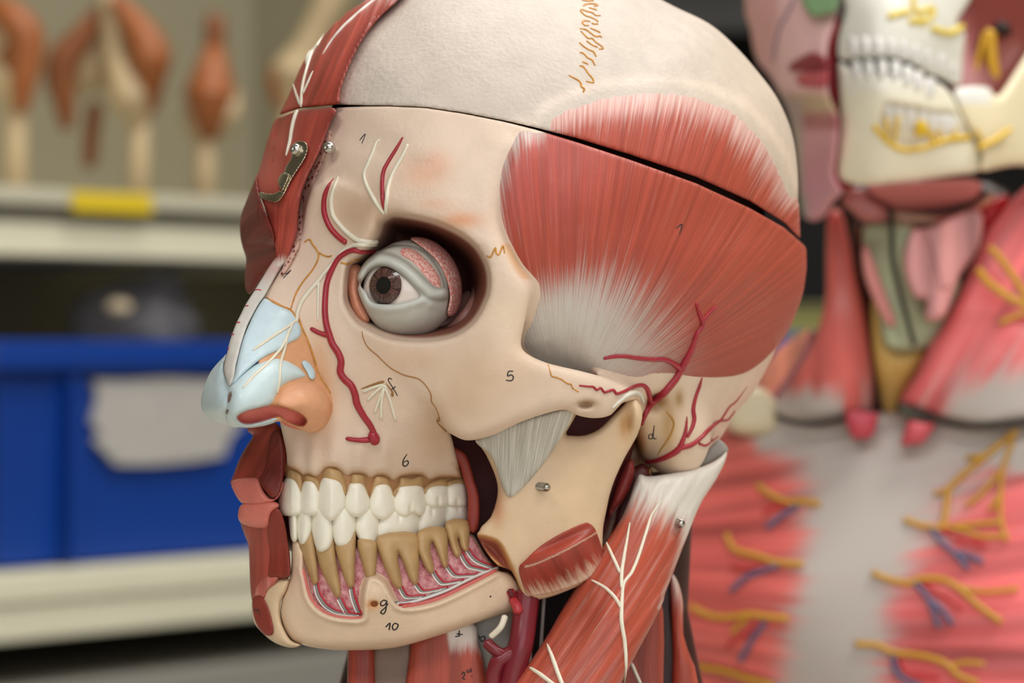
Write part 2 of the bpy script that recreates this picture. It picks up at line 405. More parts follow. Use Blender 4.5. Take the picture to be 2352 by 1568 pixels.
ZYGP = np.array([(1161, 334), (1141, 381), (1133, 437), (1135, 488), (1145, 532), (1165, 575), (1188, 618), (1212, 650), (1218, 674), (1208, 721), (1202, 753), (1196, 790), (1210, 812), (1258, 834), (1327, 850), (1389, 867), (1424, 884), (1452, 898), (1462, 915), (1430, 924), (1403, 953),
   (1370, 960), (1344, 958), (1322, 952), (1300, 940), (1258, 948), (1193, 970), (1145, 994), (1103, 1008), (1069, 1011), (1045, 1001), (1021, 984), (1000, 940), (950, 870), (860, 790), (810, 720), (800, 620), (850, 520), (870, 455), (930, 420), (1000, 410), (1080, 380), (1130, 330)], float)
S_zyg = SD(ZYGP, 2)
S_fossa = SD([(1030, 1010), (1060, 930), (1150, 890), (1280, 890), (1400, 905), (1452, 930), (1462, 1000), (1462, 1120), (1300, 1160), (1030, 1160)], 2)
def f_skull(X, d, Z, px, py, s):
    g = star(px, py, d)
    inner = -star(px, py, d, -7)                                      # the vault is hollow
    g = smax(g, (cutl(px) - py) / s, .5)
    fo = smax(S_fossa(px, py) / s, 22 - d, 3); g = smax(g, -fo, 3)      # hollow under the cheek arch
    mz = S_zyg(px, py) / s; dz = ZYG_D(px, py)
    z = smax(smax(mz, (d - dz) * .85, 4.0), dz - 11 - d, 3)
    mm = S_max(px, py) / s; dm = MAX_D(px, py)
    # swellings over the roots of the upper teeth
    for cx, w in ((677, 17), (716, 17), (765, 22), (823, 17), (881, 17)):
        dm = dm + 1.6 * np.exp(-((px - cx - (1075 - py) * .05) / w) ** 2) * sstep(970, 1050, py)
    m = smax(smax(mm, (d - dm) * .85, 2.5), dm - 26 - d, 3)
    g = smin(g, z, 5.0); g = smin(g, m, 4.0)
    ma = np.sqrt(((px - 1555) / 78) ** 2 + ((py - 990) / 110) ** 2 + ((d - 22) / 15) ** 2) - 1    # mastoid
    g = smin(g, ma * 11, 5)
    ea = np.sqrt(((px - 1508) / 24) ** 2 + ((py - 928) / 24) ** 2 + ((d - 46) / 5) ** 2) - 1       # ear opening
    g = smax(g, -ea * 2.5, 2.5)
    ar = np.sqrt(((px - 1350) / 24) ** 2 + ((py - 930) / 10) ** 2 + ((d - 80) / 6) ** 2) - 1       # notch under the arch
    g = smax(g, -ar * 3, 1.5)
    # orbit, a cone that narrows inwards
    o = S_orb(px, py) / s
    rim = np.interp(px, [790, 900, 1000, 1130], [76, 85, 90, 94.5])
    cone = o - .6 + .16 * np.maximum(rim - d, 0) - .0 + np.maximum(d - rim, 0) * -.25
    oc = smax(cone, 42 - d, 6)
    kk = np.where(py < 560, np.interp(px, [880, 950], [5.0, 1.0]), np.interp(py, [560, 620], [2.5, 1.0])) + .3
    g = smax(g, -oc, kk)
    return g
V, F = nets(f_skull, (-82, -92, -78), (92, 100, 76), .75)
px, py, s = pix(*V.T)
col = np.tile(np.array(BONE, float), (len(V), 1))
def tint(col, m, rgb): return col * (1 - m[:, None]) + np.array(rgb, float) * m[:, None]
blob = lambda cx, cy, rx, ry: np.exp(-(((px - cx) / rx) ** 2 + ((py - cy) / ry) ** 2))
col = tint(col, .7 * blob(1060, 505, 45, 18) + .35 * blob(970, 400, 50, 40) + .3 * blob(1000, 470, 40, 14), (214, 140, 98))
col = tint(col, .55 * blob(1005, 375, 30, 30), (226, 170, 140))
col = tint(col, .45 * blob(1150, 720, 60, 60), (228, 206, 172))
col = tint(col, .5 * blob(820, 485, 70, 60), (178, 140, 108))
col = tint(col, .35 * blob(700, 600, 40, 80) + .35 * blob(670, 1040, 60, 50), (230, 200, 188))
col = tint(col, .55 * blob(735, 880, 30, 120), (216, 150, 98))
col = tint(col, .35 * blob(960, 830, 60, 30) + .4 * blob(1000, 1000, 40, 60) + .25 * blob(870, 640 + 200, 60, 90), (196, 158, 124))
col = tint(col, .8 * np.clip(1 - np.abs(S_max(px, py) + 2) / 8, 0, 1) * (py > 1070) * (px < 1075), (150, 104, 62))
col = tint(col, .35 * np.clip(1 - np.abs(S_max(px, py)) / 22, 0, 1) * (py > 1060) * (px < 1075), (170, 124, 82))
col = tint(col, .5 * blob(1350, 928, 26, 12), (120, 82, 44))
col = tint(col, .75 * blob(1508, 925, 20, 16) + .6 * blob(1560, 915, 10, 20) + .5 * blob(1535, 980, 14, 60), (128, 84, 28))
col = tint(col, .35 * blob(1520, 990, 60, 80), (206, 170, 112))
col = tint(col, .8 * blob(1470, 1020, 14, 60), (140, 84, 40))
col = tint(col, .45 * blob(1120, 850, 110, 70) + .35 * blob(1060, 930, 80, 60), (206, 172, 136))
# socket paint mauve brown, darkened with depth to stand in for its shade
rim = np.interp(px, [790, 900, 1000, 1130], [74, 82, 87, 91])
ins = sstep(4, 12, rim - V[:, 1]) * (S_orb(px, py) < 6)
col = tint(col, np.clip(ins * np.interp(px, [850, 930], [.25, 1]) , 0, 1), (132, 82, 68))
# orange bone under the muscle's edges
col = tint(col, .5 * np.clip(1 - np.abs(S_temp(px, py) + 4) / 14, 0, 1) * (py > 560) * (py < 640), (214, 150, 90))
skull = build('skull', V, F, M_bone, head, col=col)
SK = Skin(); SK.add(V, F)

# ---- skullcap
def f_cap(X, d, Z, px, py, s):
    g = smax(star(px, py, d), (py - cutu(px)) / s, .5)
    ridge = S_temp(px, py)
    return smax(g, -star(px, py, d, -7), .5)
V, F = nets(f_cap, (-82, -92, 10), (92, 96, 122), .6)
px, py, s = pix(*V.T)
col = np.tile(np.array(CAPB, float), (len(V), 1))
t = S_temp(px, py)
col = tint(col, .55 * np.exp(-((t - 14) / 14) ** 2), (232, 216, 200))
col = tint(col, .18 * sstep(1450, 1800, px), (226, 190, 150))
cap = build('skullcap', V, F, M_cap, head, col=col, label='pale bone skullcap with a zigzag orange suture, lifted off along the cut')
SK.add(V, F)

# ---- temporal muscle, cut in two by the saw line
def fan(px, py):
    v = np.maximum(950 - py, 20); g = v / (1 + v / 900)
    return (px - 1290) / g
def temporal(upper):
    def f(X, d, Z, px, py, s):
        t = S_temp(px, py) / s
        thick = 2.4 * sstep(1270, 1170, px) * sstep(0, 5, -t) * (0 if upper else 1) + .9 * sstep(0, 9, -t) + 1.8 * sstep(2, 30, -t) * (0 if upper else 1) + (0 if upper else 1.5 * sstep(1500, 1850, px))
        u = fan(px, py)
        groove = (np.sin(u * 60 + 3 * np.sin(u * 17 + py * .004)) + .7 * np.sin(u * 131 + 1.3 + 2 * np.sin(u * 29))) * .085 * sstep(0, 6, -t)
        g = star(px, py, d) - thick + .15 + groove
        g = smax(g, t, .8); g = smax(g, -star(px, py, d, -2.5), .3)
        return smax(g, ((py - cutu(px)) if upper else (cutl(px) - py)) / s, .8)
    lo, hi = ((-2, -60, 10), (92, 100, 85)) if upper else ((-10, -60, -25), (92, 100, 68))
    V, F = nets(f, lo, hi, .7)
    px, py, s = pix(*V.T)
    t = -S_temp(px, py)
    u = fan(px, py); r = np.hypot(px - 1250, (py - 850))
    fib = np.stack([u * 62, r * .005, 0 * u], 1)
    if upper:
        w = .95 * (1 - sstep(-6, np.interp(px, [1250, 1450, 1700, 1830], [100, 135, 120, 80]), t)) + .02
    else:
        rr = np.hypot((px - 1215) * .9, (py - 800) * np.where(py < 800, 1.0, 1.0))
        ang = np.arctan2(810 - py, px - 1215)
        reach = np.interp(ang, [-.6, -.1, .3, .8, 1.2, 1.6], [300, 370, 340, 285, 205, 165])
        w = 1.15 * (1 - sstep(.25, 1.25, rr / reach)) + .0
        w = np.maximum(w, .85 * (1 - sstep(-4, np.interp(py, [290, 380, 560], [85, 60, 34]), t)) * sstep(1290, 1230, px) * sstep(600, 520, py))
        w = np.maximum(w, .3 * (1 - sstep(0, 40, t)) * (px > 1780))
    base = np.tile(np.array((172, 76, 60), float), (len(V), 1))
    base = tint(base, .6 * sstep(1200, 1140, px) , (184, 84, 80))
    base = tint(base, .35 * sstep(1500, 1800, px), (176, 82, 56))
    if not upper: base = tint(base, .55 * sstep(560, 380, py) * sstep(1500, 1250, px), (180, 86, 82))
    o = build('temporal_muscle', V, F, M_tempo if upper else M_tempo2, cap if upper else head, col=base, att={'fib': fib, 'wht': w * .8})
    SK.add(V, F)
    return o
M_tempo2 = fibrous('temporal_tendon_paint', white=(204, 200, 192), contrast=1.3, streak=.2, soft=.45, bump=.5)
M_tempo = fibrous('temporal_muscle_paint', white=(222, 186, 176), contrast=1.4, streak=.2, soft=.42, bump=.5)
temporal(True); temporal(False)
# ---- frontal muscle of the far half, on the cap
def f_frc(X, d, Z, px, py, s):
    t = S_frcap(px, py) / s
    u = px + .42 * py
    g = star(px, py, d) - 3.4 + .12 * np.sin(u * .23) + .1 * np.sin(u * .41 + py * .01)
    g = smax(g, t, 1.0); g = smax(g, -star(px, py, d, -1.5), .3)
    return smax(g, (py - cutu(px)) / s, 1.0)
V, F = nets(f_frc, (-90, -40, 50), (-20, 80, 124), .7)
px, py, s = pix(*V.T)
fib = np.stack([(px + .42 * py) * .09, py * .006, 0 * px], 1)
col = np.tile(np.array((174, 74, 58), float), (len(V), 1))
col = tint(col, np.clip(1 - np.abs(S_frcap(px, py) + 6) / 14, 0, 1) * .55, DRED)
w = .1 + .5 * sstep(60, -60, py) + .3 * np.clip(1 - np.abs(S_frcap(px, py) + 22) / 10, 0, 1) * 0
build('frontal_muscle', V, F, M_musc, cap, col=col, att={'fib': fib, 'wht': w})
SK.add(V, F)
# ---- dark lining that closes the head behind the cut
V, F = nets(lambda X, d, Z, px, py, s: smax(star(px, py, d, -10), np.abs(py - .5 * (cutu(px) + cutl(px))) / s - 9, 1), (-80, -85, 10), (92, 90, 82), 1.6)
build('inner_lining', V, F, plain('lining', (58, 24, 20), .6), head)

# ---- frontal muscle of the far half, below the cut
FL_D = TPS([(766, 246, 66), (700, 258, 53), (650, 268, 36), (626, 286, 20), (744, 321, 68.5), (680, 350, 59), (640, 340, 44), (605, 350, 24), (693, 443, 70.5), (640, 450, 64), (600, 430, 48), (682, 535, 69), (640, 540, 65), (654, 604, 67.5), (621, 600, 64), (625, 500, 60)])
V, F = slab(FR_LOW, FL_D, 16, h=.55, k=1.6)
px, py, s = pix(*V.T)
cx = np.interp(py, [250, 450, 600], [690, 645, 635])
fib = np.stack([(px - cx) * np.interp(py, [250, 430, 620], [.09, .12, .3]), py * .007, V[:, 1] * .0], 1)
col = np.tile(np.array((176, 76, 62), float), (len(V), 1))
col = tint(col, sstep(330, 380, py) * sstep(450, 380, py) * sstep(690, 640, px) * .4, (186, 92, 80))
sd = SD(FR_LOW, 3)(px, py)
col = tint(col, .6 * np.clip(1 - np.abs(sd + 3) / 9, 0, 1) * (px > 640), DRED)
w = np.clip(.08 + .9 * sstep(570, 625, py), 0, 1)
build('frontal_muscle', V, F, M_musc, head, col=col, att={'fib': fib, 'wht': w})
SK.add(V, F)
# ---- eye ring muscle of the far half (brow and lid folds)
ORC = np.array(e7((110, 420), (60, 540), (20, 640), (-20, 740), (-36, 850), (-30, 960), (-8, 1060), (22, 1150), (12, 1260), (10, 1400), (30, 1452), (70, 1462), (190, 1290), (300, 1160), (300, 1080), (262, 900), (160, 640), (130, 500)), float)
OC_D = TPS([(590, 410, 45), (560, 470, 34), (552, 520, 30), (563, 590, 32), (563, 660, 36), (580, 670, 46), (600, 470, 58), (625, 560, 64), (600, 560, 50), (630, 600, 64), (590, 620, 46), (570, 540, 36)])
def _orc(px, py): return OC_D(px, py) + 2.2 * np.exp(-((py - 505) / 45) ** 2) - 3 * np.exp(-((py - 566) / 14) ** 2) + 1.6 * np.exp(-((py - 620) / 35) ** 2)
V, F = slab(ORC, _orc, 18, h=.6, k=4)
px, py, s = pix(*V.T)
fib = np.stack([np.where(py < 566, np.hypot(px - 640, (py - 600) * .9) * .11, (py + (px - 560) * .3) * .14), np.where(py < 566, np.arctan2(py - 600, px - 640) * 1.2, px * .006), 0 * px], 1)
build('eye_ring_muscle', V, F, M_musc, head, col=np.tile(np.array((118, 46, 38), float), (len(V), 1)), att={'fib': fib, 'wht': np.zeros(len(V))})
SK.add(V, F)
# ---- spongy bone shown in the cut beside the frontal muscle
STR = np.array(e7((745, 5), (790, 20), (735, 210), (690, 330), (613, 500), (565, 680), (538, 830), (513, 960), (492, 1060), (444, 1160), (380, 1270), (330, 1300), (370, 1180), (432, 1050), (474, 920), (485, 740), (512, 560), (572, 400), (630, 280), (695, 150)), float)
def _str(px, py): return np.maximum(star_front(px, py), FL_D(px, py) - 1.2) + .9
V, F = slab(STR, lambda px, py: np.where(py < 470, star_front(px, py) + 1.6, 0) + np.where(py >= 470, MAX_D(px, py) + 1.6 + (star_front(px, 470 + 0 * py) - MAX_D(px, 470 + 0 * py)) * np.clip(1 - (py - 470) / 90, 0, 1), 0), 4, h=.45, k=.5)
m, nt, b, N, L = newmat('spongy_bone_edge'); b.inputs['Roughness'].default_value = .5
tc = N('ShaderNodeTexCoord'); vo = N('ShaderNodeTexVoronoi'); vo.inputs['Scale'].default_value = 620; L(tc.outputs['Object'], vo.inputs['Vector'])
rp = N('ShaderNodeValToRGB'); rp.color_ramp.elements[0].position = .22; rp.color_ramp.elements[0].color = (*lin((126, 40, 42)), 1)
rp.color_ramp.elements[1].position = .42; rp.color_ramp.elements[1].color = (*lin((204, 166, 150)), 1); L(vo.outputs['Distance'], rp.inputs['Fac']); L(rp.outputs['Color'], b.inputs['Base Color'])
M_spongy = m
build('spongy_bone_edge', V, F, m, skull)
SK.add(V, F)

# ================================================================= NOSE
NO_D = TPS([(628, 592, 64), (608, 660, 70), (560, 720, 76), (530, 790, 82), (518, 850, 86), (495, 860, 80), (464, 930, 76), (487, 962, 78), (680, 740, 76), (640, 720, 78), (590, 780, 83), (650, 820, 82), (700, 850, 79), (740, 880, 77), (764, 930, 76), (745, 985, 74), (700, 990, 77),
   (545, 870, 89), (530, 900, 91.5), (520, 950, 92), (570, 960, 90.5), (600, 900, 90), (640, 960, 86.5), (660, 900, 85), (700, 920, 84), (600, 970, 87)], .01)
OSTR = np.array(c1((700, 120), (620, 240), (540, 370), (470, 480), (430, 560), (390, 640), (360, 720), (335, 800), (320, 870), (295, 980), (300, 1040), (318, 1100), (340, 1142), (362, 1110), (380, 1060), (392, 970), (405, 920), (440, 780), (480, 660), (525, 570), (575, 480), (622, 415), (680, 310), (745, 200), (830, 90), (760, 60)), float)
V, F = slab(OSTR, lambda px, py: NO_D(px, py) - .3, 8, h=.45, k=1.0)
px, py, s = pix(*V.T)
col = np.tile(np.array((202, 198, 190), float), (len(V), 1)); col = tint(col, .75 * sstep(665, 600, py), (206, 160, 152))
build('nasal_septum_edge', V, F, M_paint, head, col=col); SK.add(V, F)
NOS = np.array(c1((395, 1395), (410, 1365), (480, 1330), (560, 1310), (630, 1293), (700, 1288), (800, 1312), (900, 1350), (955, 1400), (955, 1430), (930, 1455), (880, 1455), (800, 1428), (745, 1385), (700, 1390), (640, 1410), (520, 1440), (440, 1435)), float)
S_nos = SD(NOS, 3)
def nostril(g, X, d, Z, px, py, s):
    return smax(g, -(S_nos(px, py) / s + .15 * np.maximum(NO_D(px, py) - d - 2, 0)), 1.0)
LAT = np.array(c1((612, 440), (630, 436), (662, 452), (700, 478), (760, 505), (830, 540), (870, 595), (905, 650), (915, 715), (885, 760), (810, 800), (760, 838), (650, 890), (560, 945), (450, 1040), (372, 1120), (352, 1130), (378, 1062), (396, 970), (440, 790), (480, 680), (525, 580), (575, 490)), float)
V, F = slab(LAT, lambda px, py: NO_D(px, py) + .2, 7, h=.45, k=1.2)
build('nasal_cartilage', V, F, M_gloss, head, col=(198, 218, 226)); SK.add(V, F)
# orange floor between the cartilages
NF = np.array(c1((640, 440), (760, 490), (860, 560), (900, 600), (960, 730), (1010, 880), (1045, 1030), (1110, 1120), (1165, 1230), (1170, 1340), (1120, 1440), (1050, 1500), (985, 1512), (900, 1480), (820, 1450), (760, 1420), (640, 1400), (600, 1100), (560, 900), (600, 600)), float)
V, F = slab(NF, lambda px, py: NO_D(px, py) - .8, 12, h=.5, k=1.0, cut=nostril)
build('nose_lining', V, F, M_paint, head, col=(216, 160, 118)); SK.add(V, F)
ALA = np.array(c1((700, 1275), (722, 1215), (760, 1155), (850, 1108), (950, 1088), (1050, 1105), (1120, 1175), (1165, 1260), (1172, 1340), (1125, 1440), (1050, 1500), (985, 1512), (900, 1480), (830, 1450), (745, 1398), (700, 1330)), float)
V, F = slab(ALA, lambda px, py: NO_D(px, py) - .5, 16, h=.45, k=2.5, bulge=4.0, bw=4, cut=nostril)
px, py, s = pix(*V.T)
sn = S_nos(px, py)
col = np.tile(np.array((224, 166, 128), float), (len(V), 1)); col = tint(col, .5 * np.exp(-(((px - 720) / 30) ** 2 + ((py - 925) / 30) ** 2)), (230, 178, 136))
col = tint(col, np.clip(sstep(3, -4, sn), 0, 1), (206, 110, 96)); col = tint(col, .4 * np.exp(-((px - 765) / 12) ** 2), (190, 110, 50))
build('nostril_wing', V, F, M_paint, head, col=col); SK.add(V, F)
AL = np.array(c1((345, 1130), (420, 1055), (520, 978), (620, 925), (700, 903), (790, 920), (890, 970), (955, 1035), (962, 1065), (900, 1090), (830, 1110), (760, 1152), (720, 1220), (700, 1270), (690, 1290), (740, 1380), (740, 1408), (640, 1450), (500, 1472), (400, 1464), (325, 1445), (305, 1370), (312, 1290), (325, 1180)), float)
V, F = slab(AL, lambda px, py: NO_D(px, py) + .3, 12, h=.45, k=3.0, bulge=1.6, bw=3, cut=nostril)
px, py, s = pix(*V.T)
col = np.tile(np.array((200, 220, 224), float), (len(V), 1)); sn = S_nos(px, py)
col = tint(col, np.clip(sstep(1, -5, sn), 0, 1), (206, 104, 96))
for cx, cy, rx, ry in ((527, 912, 5, 13), (521, 945, 4, 7)):
    col = tint(col, 1.0 * ((((px - cx + (py - cy) * .25) / rx) ** 2 + ((py - cy) / ry) ** 2) < 1), (134, 112, 104))
build('tip_cartilage', V, F, M_gloss, head, col=col, label='pale blue cartilage of the near side of the nose tip'); SK.add(V, F)
TIP = np.array(c1((318, 880), (300, 895), (200, 1005), (145, 1115), (112, 1230), (118, 1325), (160, 1380), (215, 1415), (300, 1442), (420, 1466), (430, 1300), (400, 1150), (345, 1130), (310, 1070), (296, 980)), float)
TI_D = TPS([(516, 815, 80), (487, 850, 74), (470, 881, 71), (461, 916, 70), (464, 942, 71), (487, 965, 74), (516, 975, 79), (500, 900, 84), (525, 900, 88), (548, 960, 87), (505, 945, 86)])
V, F = slab(TIP, TI_D, 22, h=.5, k=5)
build('tip_cartilage', V, F, M_gloss, head, col=(198, 218, 224), label='pale blue cartilage of the far side of the nose tip'); SK.add(V, F)
ACC = np.array(c1((915, 945), (950, 932), (995, 970), (1022, 1020), (1025, 1070), (1000, 1088), (975, 1070), (960, 1030), (935, 990)), float)
V, F = slab(ACC, lambda px, py: NO_D(px, py) + .6, 3, h=.35, k=.8)
build('accessory_cartilage', V, F, M_gloss, head, col=(190, 212, 220)); SK.add(V, F)
for V, F in [slab(NOS, lambda px, py: NO_D(px, py) - 5, 3, h=.5, k=.5, grow=1)]:
    build('nostril_floor', V, F, M_paint, head, col=(214, 116, 104))
# ================================================================= EYE
EC = P(936, 664, 66.5)
def sph(R, X, d, Z): return np.sqrt((X - EC[0]) ** 2 + (d - EC[1]) ** 2 + (Z - EC[2]) ** 2) - R
gz = P(880, 655, 77.5) - EC; gz /= np.linalg.norm(gz)
# white of the eye with a round cornea bulge
V, F = nets(lambda X, d, Z, px, py, s: sph(12.6, X, d, Z), EC - 14, EC + 14, .6)
n = (V - EC) / np.linalg.norm(V - EC, axis=1)[:, None]
a = np.degrees(np.arccos(np.clip(n @ gz, -1, 1)))
col = np.tile(np.array((226, 214, 204), float), (len(V), 1)); col = tint(col, np.exp(-((a - 26) / 5) ** 2) * .7, (206, 150, 136))
eye = build('eyeball', V, F, plain('eye_white', (228, 216, 208), .15, noise=.06, nscale=250, spec=.6), head, label='glossy eyeball looking to the left with brown iris')
EB = Skin(); EB.add(V, F)
u = np.cross(gz, [0, 0, 1.0]); u /= np.linalg.norm(u); v = np.cross(u, gz)
def disc(rads, dist, n=40):
    V = [EC + gz * dist[0]]; F = []
    for r, q in zip(rads, dist):
        for k in range(n):
            w = 2 * math.pi * k / n; V.append(EC + gz * q + r * (math.cos(w) * u + math.sin(w) * v))
    for k in range(n): F.append((0, 1 + k, 1 + (k + 1) % n))
    for i in range(len(rads) - 1):
        for k in range(n): F.append((1 + i * n + k, 1 + (i + 1) * n + k, 1 + (i + 1) * n + (k + 1) % n, 1 + i * n + (k + 1) % n))
    return np.array(V), F
rr = np.linspace(.3, 5.35, 12)
V, F = disc(rr, np.sqrt(12.75 ** 2 - rr ** 2))
m, nt, b, N, L = newmat('iris_paint'); b.inputs['Roughness'].default_value = .12; b.inputs['Coat Weight'].default_value = .2; b.inputs['Coat Roughness'].default_value = .03
at = N('ShaderNodeAttribute'); at.attribute_name = 'fib'; nz = N('ShaderNodeTexNoise'); nz.inputs['Scale'].default_value = 1; nz.inputs['Detail'].default_value = 4; L(at.outputs['Vector'], nz.inputs['Vector'])
cr = N('ShaderNodeValToRGB'); cr.color_ramp.elements[0].position = .34; cr.color_ramp.elements[0].color = (*lin((46, 26, 22)), 1); cr.color_ramp.elements[1].position = .68; cr.color_ramp.elements[1].color = (*lin((122, 84, 74)), 1)
L(nz.outputs['Fac'], cr.inputs['Fac']); L(cr.outputs['Color'], b.inputs['Base Color'])
q = V - EC; ang = np.arctan2(q @ v, q @ u); rad = np.hypot(q @ u, q @ v)
fib = np.stack([np.cos(ang) * 9, np.sin(ang) * 9, rad * .35], 1)
iris = build('iris', V, F, m, eye, att={'fib': fib})
rr = np.linspace(.3, 2.45, 6); V, F = disc(rr, np.sqrt(12.86 ** 2 - rr ** 2))
build('pupil', V, F, plain('pupil_black', (10, 8, 8), .08), eye)
rr = np.linspace(.3, 5.6, 14); V, F = disc(rr, np.sqrt(np.maximum(12.7 ** 2 - rr ** 2, 0)) + 1.15 * np.sqrt(np.maximum(1 - (rr / 5.7) ** 2, 0)) + .03)
m, nt, b, N, L = newmat('cornea_glass')
for x in list(nt.nodes): nt.nodes.remove(x)
ou = N('ShaderNodeOutputMaterial'); mx = N('ShaderNodeMixShader'); fr = N('ShaderNodeFresnel'); fr.inputs['IOR'].default_value = 1.25
tr = N('ShaderNodeBsdfTransparent'); gl = N('ShaderNodeBsdfGlossy'); gl.inputs['Roughness'].default_value = .03
L(fr.outputs[0], mx.inputs[0]); L(tr.outputs[0], mx.inputs[1]); L(gl.outputs[0], mx.inputs[2]); L(mx.outputs[0], ou.inputs['Surface'])
build('cornea', V, F, m, eye)
# lids
APER = np.array(c4((228, 905), (258, 830), (300, 770), (360, 722), (430, 702), (520, 712), (620, 768), (720, 856), (800, 946), (852, 1010), (800, 1045), (700, 1078), (560, 1098), (400, 1092), (330, 1055), (285, 975)), float)
S_ap = SD(APER, 3, m=200)
LIDB = np.array(c4((130, 880), (175, 800), (240, 680), (330, 580), (450, 490), (600, 430), (750, 392), (900, 420), (1010, 540), (1100, 700), (1150, 860), (1165, 1000), (1160, 1100), (1150, 1200), (1180, 1240), (1130, 1310), (1000, 1420), (800, 1488), (600, 1475), (440, 1390), (330, 1260), (260, 1130), (190, 980)), float)
S_lid = SD(LIDB, 3, m=120)
FOLD = c4((205, 800), (260, 700), (350, 640), (440, 620), (540, 640), (660, 700), (780, 800), (880, 895), (980, 975), (1060, 990), (1100, 985))
def pathdist(path):
    q = spline(path, 5)
    def f(px, py):
        o = np.full(px.shape, 1e9)
        for i in range(len(q) - 1):
            a, b = q[i], q[i + 1]; e = b - a; t = np.clip(((px - a[0]) * e[0] + (py - a[1]) * e[1]) / max((e ** 2).sum(), 1e-9), 0, 1)
            o = np.minimum(o, np.hypot(px - a[0] - t * e[0], py - a[1] - t * e[1]))
        return o
    return f
D_fold = pathdist(FOLD); GROOVE = pathdist(c4((420, 520), (560, 480), (720, 480), (860, 520), (980, 620), (1070, 760), (1120, 900)))
D_low = pathdist(c4((225, 950), (270, 1060), (340, 1120), (480, 1145), (640, 1130), (780, 1090), (900, 1060), (960, 1100)))
def f_lid(X, d, Z, px, py, s):
    ap = S_ap(px, py) / s
    th = 14.0 + 1.25 * np.exp(-(D_fold(px, py) / 13) ** 2) + .75 * np.exp(-(D_low(px, py) / 11) ** 2) - .5 * np.exp(-(GROOVE(px, py) / 4) ** 2) - .55 * np.exp(-np.minimum(ap, 0) * 0 - np.maximum(ap, 0) / 1.2)
    g = smax(sph(0, X, d, Z) - th, -sph(12.5, X, d, Z), .3)
    g = smax(g, -ap, .8)
    g = smax(g, -sph(0, X, d, Z) * 0 + (EC[1] - 9 - d), 1)
    return smax(g, S_lid(px, py) / s, 1.0)
V, F = nets(f_lid, EC - 17, EC + 17, .32)
px, py, s = pix(*V.T)
col = np.tile(np.array((196, 198, 188), float), (len(V), 1))
col = tint(col, .5 * np.exp(-(D_fold(px, py) / 12) ** 2) + .5 * np.exp(-(D_low(px, py) / 12) ** 2), (204, 208, 204))
col = tint(col, .6 * np.exp(-((D_fold(px, py) - 14) / 5) ** 2), (132, 132, 122))
col = tint(col, .6 * np.exp(-(GROOVE(px, py) / 4) ** 2), (134, 134, 126))
col = tint(col, .5 * blob(836, 650, 12, 10), (200, 140, 130))
build('eyelid', V, F, M_gloss, eye, col=col, label='grey-green upper and lower eyelids')
ES = Skin(); ES.add(V, F)
GL1 = np.array(c4((636, 545), (660, 505), (720, 500), (800, 525), (900, 605), (990, 700), (1060, 810), (1085, 945), (1060, 962), (955, 880), (850, 750), (760, 650), (690, 610), (645, 580)), float)
GL2 = np.array(c4((745, 402), (850, 385), (1000, 412), (1140, 520), (1230, 640), (1295, 800), (1316, 950), (1302, 1100), (1250, 1190), (1190, 1232), (1140, 1205), (1165, 1050), (1160, 950), (1125, 820), (1050, 670), (950, 560), (835, 470)), float)
M_gland = fibrous('gland_paint', white=(232, 196, 186), contrast=2.2, soft=.25, streak=.05, bump=.6, rough=.35)
for G, R0, nm in ((GL1, 14.5, 'upper_lid_gland'), (GL2, 15.6, 'tear_gland')):
    sg = SD(G, 3)
    V, F = nets(lambda X, d, Z, px, py, s: smax(smax(sph(R0, X, d, Z), -sph(R0 - 2.2, X, d, Z), .2), smax(sg(px, py) / s, EC[1] - 12 - d, .5), 1.0), EC - 18, EC + 18, .4)
    build(nm, V, F, M_gland, eye, col=(214, 124, 116), att={'fib': V * 1.5, 'wht': np.full(len(V), .5)}, label='grainy pink gland over the eye')
SAC = np.array(c4((90, 700), (130, 672), (200, 680), (245, 730), (220, 850), (200, 950), (245, 1080), (300, 1190), (325, 1260), (300, 1305), (255, 1300), (190, 1245), (130, 1140), (95, 1000), (78, 850)), float)
V, F = slab(SAC, TPS([(810, 620, 68.5), (805, 680, 70), (820, 720, 70.5), (845, 735, 71), (830, 640, 69)]), 8, h=.45, k=3, bulge=1.5, bw=3)
build('tear_sac', V, F, M_paint, head, col=(212, 146, 118)); SK.add(V, F)
V, F = joinm([tube(spline([P(1000, 786, 62), P(1040, 755, 66), P(1072, 720, 67), P(1092, 685, 62), P(1098, 655, 52)], 6), 1.8, 8), tube(spline([P(930, 790, 58), P(1010, 750, 59), P(1085, 690, 54)], 5), 3.6, 10)])
build('eye_muscle', V, F, plain('eye_muscle_paint', (168, 122, 112), .45, noise=.15), head)

# ================================================================= LOWER JAW
BD = TPS([(640, 1300, 59), (660, 1460, 58), (720, 1480, 63), (760, 1400, 69), (880, 1400, 70), (880, 1485, 65), (1000, 1430, 66), (1000, 1350, 67), (1100, 1400, 62), (1190, 1340, 57), (1180, 1400, 55), (690, 1100, 63), (690, 1250, 65), (800, 1250, 69.5), (800, 1100, 69), (1000, 1250, 64), (1090, 1220, 57), (655, 1150, 60.5), (940, 1150, 64), (1060, 1080, 55)], .02)
BODY = np.array(c2((410, 815), (430, 800), (480, 830), (600, 855), (760, 845), (900, 850), (1000, 800), (1200, 790), (1300, 765), (1500, 760), (1590, 765), (1625, 785), (1690, 900), (1760, 990), (1800, 1022), (1850, 1030), (1905, 1085), (1945, 1160), (1958, 1215), (1945, 1275), (1900, 1297), (1870, 1292), (1700, 1342), (1500, 1412), (1300, 1477), (1100, 1530), (900, 1546), (700, 1546), (540, 1526), (470, 1507), (410, 1480), (365, 1420), (340, 1350), (330, 1290), (345, 1200), (375, 1140), (397, 1050), (405, 960)), float)
S_body = SD(BODY, 2)
